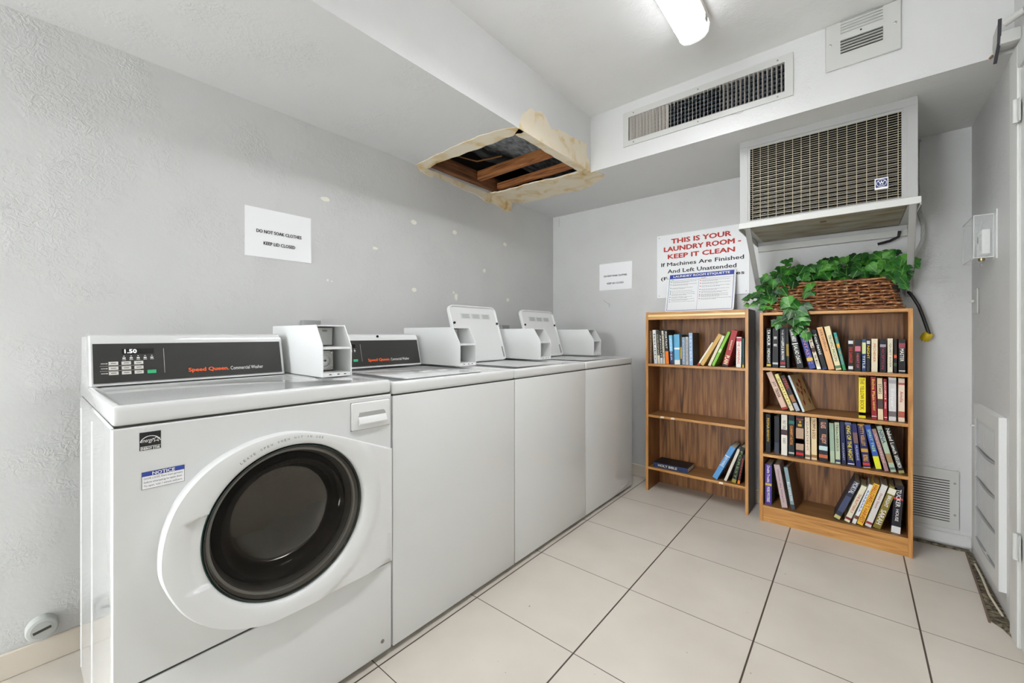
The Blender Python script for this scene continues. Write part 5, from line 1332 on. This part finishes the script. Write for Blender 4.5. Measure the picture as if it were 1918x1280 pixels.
    for x, y, z, s in ((.235, 2.84, 1.435, .050), (.215, 2.82, 1.445, .045), (.195, 2.77, 1.32, .036), (.185, 2.77, 1.35, .040), (.22, 2.84, 1.40, .03)): leaf((x, y, z), (.3, -1, .3), s, .5)
    # strand over the front edge, hanging in front of the top shelf
    path = [(-.34, 2.77, 1.36), (-.33, 2.755, 1.31), (-.30, 2.745, 1.26), (-.27, 2.738, 1.22), (-.255, 2.735, 1.18), (-.25, 2.735, 1.13), (-.235, 2.735, 1.09)]
    stems.append(path)
    for x, z, s, ro in ((-.33, 1.335, .05, .3), (-.345, 1.30, .045, -.4), (-.30, 1.325, .045, .5), (-.28, 1.27, .05, .2), (-.30, 1.25, .045, -.6), (-.25, 1.25, .052, .6), (-.22, 1.23, .05, .9), (-.285, 1.225, .05, -.4), (-.25, 1.215, .055, .1), (-.215, 1.205, .050, 1.0),
                        (-.19, 1.235, .04, 1.2), (-.27, 1.195, .05, -.3), (-.235, 1.185, .055, .3), (-.20, 1.175, .045, .9), (-.29, 1.175, .045, -.9), (-.32, 1.16, .045, -1.0), (-.345, 1.145, .035, -.7), (-.33, 1.125, .030, -.3), (-.255, 1.155, .05, .0), (-.225, 1.145, .05, .5), (-.20, 1.15, .042, .8), (-.235, 1.115, .044, .1), (-.215, 1.10, .036, .2), (-.245, 1.095, .034, -.3), (-.195, 1.07, .042, .1),
                        (-.18, 1.35, .036, .2), (-.175, 1.31, .034, .6), (-.205, 1.30, .036, -.3), (-.20, 1.33, .028, -.4), (-.355, 1.375, .05, 0), (-.31, 1.38, .05, .4), (-.26, 1.36, .042, -.2)):
        leaf((x, 2.738+rr.uniform(-.012, .008)+(.03 if z > 1.28 else 0), z), (rr.uniform(-.4, .4), -1, rr.uniform(.1, .7)), s, ro)
    # strand trailing out to the left
    lp = [(-.38, 2.80, 1.34), (-.42, 2.78, 1.335), (-.45, 2.76, 1.31), (-.48, 2.75, 1.295), (-.50, 2.745, 1.27)]
    stems += [lp, [(-.40, 2.78, 1.30), (-.44, 2.76, 1.265), (-.485, 2.75, 1.255)], [(-.37, 2.79, 1.36), (-.40, 2.78, 1.37), (-.43, 2.77, 1.34)]]
    for x, z, s, ro in ((-.41, 1.345, .040, .9), (-.445, 1.315, .036, -.8), (-.475, 1.31, .040, -1.2), (-.495, 1.295, .034, -1.3), (-.42, 1.30, .035, .3), (-.39, 1.28, .038, 1.0), (-.43, 1.275, .036, -1.0), (-.455, 1.26, .036, -1.2), (-.49, 1.258, .026, -1.3), (-.40, 1.25, .036, 1.2), (-.37, 1.24, .03, .8), (-.415, 1.235, .034, -1.1), (-.43, 1.36, .034, -.2), (-.375, 1.31, .04, .1), (-.36, 1.275, .04, -.1), (-.385, 1.335, .045, .3)):
        leaf((x, 2.765+rr.uniform(-.012, .012), z), (rr.uniform(-.5, .3), -1, rr.uniform(.3, 1.0)), s, ro)
    # small sprig above
    stems.append([(-.32, 2.9, 1.43), (-.315, 2.89, 1.475), (-.295, 2.885, 1.50)])
    for x, z in ((-.315, 1.512), (-.285, 1.516), (-.30, 1.492)): leaf((x, 2.88, z), (-.2, -1, .6), .030, rr.uniform(-1, 1))
    me_bm = bm
    base = wl(t); bmesh.ops.translate(me_bm, verts=me_bm.verts[:], vec=-base)
    for f in me_bm.faces: f.smooth = True
    me = bpy.data.meshes.new('foliage'); me_bm.to_mesh(me); me_bm.free(); me.materials.append(leafm)
    o = bpy.data.objects.new('foliage', me); COL.objects.link(o); o.parent = t; WL[o.name] = base
    bm = bm_new()
    for s in stems: tube(bm, s, .0016, 5)
    obj('stems', bm, mat('ivy_stem', (92, 92, 48), .6), t)
ivy()
